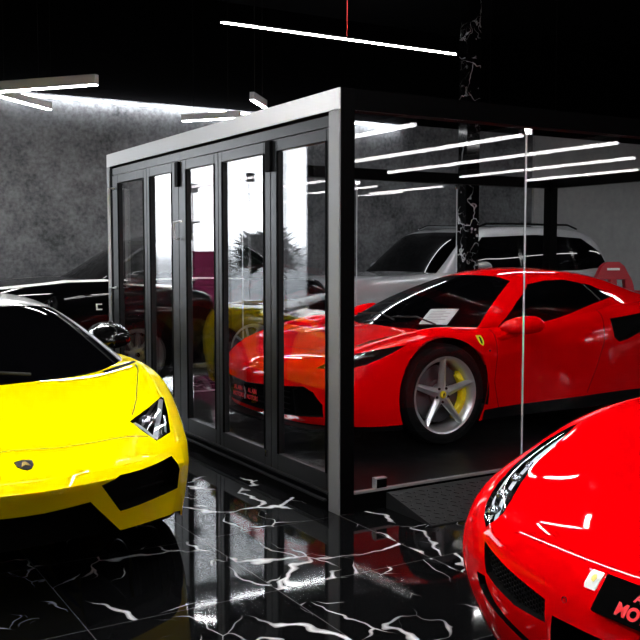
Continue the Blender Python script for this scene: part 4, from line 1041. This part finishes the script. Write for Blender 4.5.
# folding doors: five leaves
edges = [(.112, .792), (.797, 1.538), (1.543, 2.232), (2.237, 2.898), (2.903, 3.745)]
glassy = [(.15, .71), (.88, 1.48), (1.605, 2.095), (2.37, 2.83), (2.97, 3.60)]
for k, ((y0, y1), (g0, g1)) in enumerate(zip(edges, glassy)):
    d = empty('folding_door', (.03, (y0+y1)/2, .10), parent=booth); o = -(y0+y1)/2
    fr_ = MB(); zt, zb, zl, zh = 1.965, 1.895, .0, .10
    fr_.box((-.022, y0+o, 0), (.022, g0+o, zt)); fr_.box((-.022, g1+o, 0), (.022, y1+o, zt))
    fr_.box((-.022, g0+o, zb), (.022, g1+o, zt)); fr_.box((-.022, g0+o, 0), (.022, g1+o, zh))
    fr_.build('door_frame', M_DOORALU, d, smooth=0, bevel=.004)
    MB().box((-.006, g0+o, zh), (.006, g1+o, zb)).build('door_glass', M_DOORGLASS, d, smooth=0)
    bd = MB()
    for a in (g0, g1): bd.box((-.026, a-.008+o, zh), (-.018, a+.008+o, zb))
    bd.build('glazing_bead', M_POWDER, d, smooth=0)
for y in (.80, 2.236):
    P_('hinge', MB().box((-.012, y-.035, 1.88), (.012, y+.03, 2.06)), M_POWDER, bevel=.004)
h = MB(); h.tube([(0, 2.20, 1.50), (-.045, 2.20, 1.50), (-.045, 2.20, 1.62), (-.045, 2.07, 1.625)], .009, 8); P_('door_handle', h, M_HOUSING)
h = MB(); h.tube([(0, 3.66, 1.1), (-.05, 3.66, 1.1), (-.05, 3.66, 1.95), (0, 3.66, 1.95)], .012, 8); P_('door_handle', h, M_HOUSING)
h = MB(); h.box((-.012, .83, .16), (.004, .846, .20)); P_('door_lock', h, M_CHROME, bevel=.002)
# glass sides
cuts = [.095, 1.306, 2.60, 3.90, BL-.112]
def glass_side(y, out):
    for k in range(4):
        a, b = cuts[k]+.002, cuts[k+1]-.002
        P_('glass_panel', MB().box((a, y-.006, .114), (b, y+.006, 2.145)), M_GLASS, smooth=0)
    for x in cuts[1:4]:
        P_('glass_seal', MB().box((x-.0016, y-.0065, .114), (x+.0016, y+.0065, 2.10)), M_SEAL, smooth=0)
        P_('glass_clamp', MB().box((x-.03, y-.016, 2.095), (x+.03, y+.016, 2.135)).box((x-.03, y-.016, .116), (x+.03, y+.016, .16)), M_CHROME, bevel=.003)
        P_('clamp_screw', MB().lathe([(.0001, .006), (.012, .006), (.014, 0)], 14, 'y', (x+.025, y-.016 if out < 0 else y+.016, 2.11)), M_TRIM)
    P_('patch_fitting', MB().box((.235, y-.016, .116), (.305, y+.016, .168)), M_POWDER, bevel=.003)
    P_('fitting_edge', MB().box((.232, y-.018, .166), (.305, y+.018, .172)).box((.230, y-.018, .116), (.236, y+.018, .172)), M_EDGE, smooth=0)
glass_side(.012, -1); glass_side(BW-.012, 1)
for k in range(3):
    a = .112+k*(BW-.224)/3; b = a+(BW-.224)/3-.008
    P_('glass_panel', MB().box((BL-.03, a, .10), (BL-.018, b, 2.145)), M_GLASS, smooth=0)

# ------------------------------------------------------------------ ramps
def ramp(x0, x1, label):
    r = empty('loading_ramp', ((x0+x1)/2, -.21, 0)); tag(r, label, 'ramp', None); hx = (x1-x0)/2
    b = MB(); pr = [(-.205, 0), (.205, 0), (.205, .088), (.190, .090), (-.205, .006)]
    b.prism([(-hx, y, z) for y, z in pr], (2*hx, 0, 0)); b.build('ramp_plate', M_PLATECHK, r, smooth=0)
    t = MB(); sl = .084/.395
    nx = int((x1-x0)/.045)
    for i in range(nx):
        for j in range(9):
            x = -hx+.02+i*.045+(.0225 if j % 2 else 0); y = -.185+j*.042; z = .006+(y+.205)*sl
            s_ = 1 if (i+j) % 2 else -1
            t.beam((x-.012, y-.010*s_, z+.0012-.010*s_*sl), (x+.012, y+.010*s_, z+.0012+.010*s_*sl), .006, .003)
    t.build('tread_pattern', M_PLATECHK, r, smooth=0)
    return r
ramp(.30, 1.06, 'dark chequer plate ramp in front of the booth glass')
ramp(1.09, 1.85, 'dark ramp mostly hidden behind the front red car')

# ------------------------------------------------------------------ red bucket chair by the right wall
def bucket_chair(loc, rz, label):
    r = empty('racing_chair', loc, rz); tag(r, label, 'chair')
    def padded(name, prof, th, mat, parent, z0=0):
        m = MB(); n = len(prof)
        m.prism([(x, -th/2, z) for x, z in prof], (0, th, 0)); return m.build(name, mat, parent, bevel=min(.03, th*.3), seg=3)
    # backrest outline with two harness holes: left, right, middle, top pieces in one shell
    b = MB(); T = .09
    def slab(pts): b.prism([(x, -T/2, z) for x, z in pts], (0, T, 0))
    slab([(-.24, .45), (.24, .45), (.29, .70), (.30, .90), (-.30, .90), (-.29, .70)])
    slab([(-.30, .90), (-.17, .90), (-.16, 1.02), (-.27, 1.02)]); slab([(-.05, .90), (.05, .90), (.05, 1.02), (-.05, 1.02)]); slab([(.17, .90), (.30, .90), (.27, 1.02), (.16, 1.02)])
    slab([(-.27, 1.02), (.27, 1.02), (.22, 1.10), (.17, 1.20), (.10, 1.255), (-.10, 1.255), (-.17, 1.20), (-.22, 1.10)])
    bo = b.build('backrest', M_SEATRED, r, bevel=.012); bo.location = (0, .22, .03); bo.rotation_euler = (-.12, 0, 0)
    for sd in (-1, 1):
        w = MB(); w.prism([(.20*sd, 0, .50), (.31*sd, 0, .50), (.33*sd, 0, .85), (.24*sd, 0, .88)], (0, -.14, 0)); wo = w.build('side_bolster', M_SEATRED, r, bevel=.02, seg=3); wo.location = (0, .20, .03)
    lg = MB(); lg.box((-.09, -.052, 1.14), (.09, -.044, 1.17)); lg.build('headrest_stripe', M_BADGE_W, bo)
    padded('seat', [(-.27, .40), (.27, .40), (.28, .50), (-.28, .50)], .50, M_SEATRED, r).location = (0, -.05, 0)
    p = MB(); p.tube([(0, -.03, .10), (0, -.03, .40)], .03, 12); p.build('gas_lift', M_CHROME, r)
    for k in range(5):
        a = 2*PI*k/5; l = MB(); l.beam((0, -.03, .11), (.30*math.cos(a), -.03+.30*math.sin(a), .07), .05, .035); q = l.build('base_arm', M_TRIM, r)
        cs = MB(); cs.lathe([(.0001, -.02), (.03, -.02), (.035, 0), (.03, .02), (.0001, .02)], 14, 'y', (.30*math.cos(a), -.03+.30*math.sin(a), .035)); cs.build('castor', M_TRIM, q)
    return r
bucket_chair((7.08, 4.28, 0), -.35, 'red bucket racing chair with two harness holes, behind the booth at right')

# ------------------------------------------------------------------ planting outside the window, banner
def bush(loc, label, n, r0, h0):
    r = empty('potted_shrub', loc); tag(r, label, 'plant')
    MB().lathe([(.0001, 0), (.20, 0), (.26, .5), (.23, .5), (.22, .45), (.0001, .45)], 24, 'z').build('planter', M_POT, r)
    MB().tube([(0, 0, .45), (.02, .01, h0*.7), (0, .02, h0)], [.03, .02, .01], 8).build('stem', M_CABLE, r)
    m = MB(); rng = random.Random(3)
    for k in range(n):
        a = rng.uniform(0, 2*PI); e = rng.uniform(-.6, 1.3); q = rng.uniform(.2, 1)*r0
        p = Vector((math.cos(a)*math.cos(e)*q, math.sin(a)*math.cos(e)*q, h0+math.sin(e)*q*.8)); d = Vector((math.cos(a), math.sin(a), rng.uniform(-.4, .8))).normalized()
        s = d.cross(Vector((0, 0, 1))).normalized()*.055; t = d*rng.uniform(.16, .30)
        m.add([p, p+t*.45+s, p+t, p+t*.45-s], [(0, 1, 2, 3)])
    m.build('foliage', M_LEAF, r, smooth=0, fix=False)
bush((-3.70, 8.1, -.3), 'dark leafy shrub in a planter outside the tall window', 1100, .50, 1.60)
bn = empty('banner_stand', (-1.95, 6.35, 0)); tag(bn, 'crimson roll-up banner standing before the tall window', 'banner')
MB().box((-.15, -.004, .1), (.15, .004, 1.42)).build('banner_sheet', M_PINK, bn, smooth=0)
MB().box((-.24, -.06, 0), (.24, .06, .09)).build('banner_base', M_HOUSING, bn, bevel=.01)

# ------------------------------------------------------------------ cars
coupe('sports_car', (.288, 1.70, .10), 0, M_RED, 'booth', 'red sports coupe with silver star wheels inside the glass booth')
coupe('sports_car', (-.74, -2.45, 0), 0, M_RED, 'front', 'red sports car nose in the near right corner, outside the booth')
wedge('supercar', (-1.78, -.74, 0), PI/2, 'yellow wedge-shaped supercar facing the camera at left, black hexagonal bumper inlet')
saloon('luxury_saloon', (-1.52, 5.72, 0), 0, 'black luxury saloon with bright waist line parked along the grey wall')
offroader('off_road_car', (3.05, 5.73, 0), 0, 'silver off-road car with roof rails parked behind the booth')

# sheet on the windscreen
T_ = loft(FERTOP)
Q_ = [(1.255, -.33), (1.43, -.245), (1.505, -.49), (1.315, -.585)]
rt = empty('price_sheet', (.288, 1.70, .10)); tag(rt, 'white printed price sheet lying on the windscreen of the booth car', 'paper')
cc = Car(rt); TM = mirrored(T_)
sh = cc.decal(TM, 'sheet', M_PAPER, 'xy', Q_, None, .004, wall=-.001)
lerp2 = lambda u_, v_: tuple((Q_[0][i]*(1-u_)+Q_[1][i]*u_)*(1-v_)+(Q_[3][i]*(1-u_)+Q_[2][i]*u_)*v_ for i in (0, 1))
for k in range(7):
    u_ = .18+.10*k; cc.decal(TM, 'print_line', M_INK, 'xy', [lerp2(u_, .12), lerp2(u_, .62+.2*(k % 2)), lerp2(u_+.035, .62+.2*(k % 2)), lerp2(u_+.035, .12)], None, .0048, parent=sh[0], wall=None)

# ------------------------------------------------------------------ sky outside
w = bpy.data.worlds.new('sky'); SC.world = w; w.use_nodes = True; nt = w.node_tree
bg = nt.nodes['Background']; tc = nt.nodes.new('ShaderNodeTexCoord'); sp = nt.nodes.new('ShaderNodeSeparateXYZ'); rp = nt.nodes.new('ShaderNodeValToRGB')
rp.color_ramp.elements[0].position = .495; rp.color_ramp.elements[0].color = (.20, .21, .22, 1)
rp.color_ramp.elements[1].position = .505; rp.color_ramp.elements[1].color = (.92, .96, 1.0, 1)
ma = nt.nodes.new('ShaderNodeMath'); ma.operation = 'MULTIPLY_ADD'; ma.inputs[1].default_value = .5; ma.inputs[2].default_value = .5
nt.links.new(tc.outputs['Generated'], sp.inputs[0]); nt.links.new(sp.outputs[2], ma.inputs[0]); nt.links.new(ma.outputs[0], rp.inputs[0]); nt.links.new(rp.outputs[0], bg.inputs[0])
bg.inputs[1].default_value = 5.0
# ------------------------------------------------------------------ camera
def make_camera():
    cd = bpy.data.cameras.new('camera'); co = bpy.data.objects.new('camera', cd); COL.objects.link(co)
    cd.sensor_width = 36.0; cd.lens = 924.0/640*36.0; cd.clip_start = .05; cd.clip_end = 200
    co.location = (-2.5656, -4.1168, 1.40)
    co.rotation_euler = (math.radians(90-4.15), 0, -math.radians(90-59.3))
    SC.camera = co
make_camera()
SC.view_settings.view_transform = 'Standard'; SC.view_settings.look = 'None'
SC.view_settings.exposure = 1.35; SC.view_settings.gamma = 1; SC.view_settings.use_curve_mapping = False
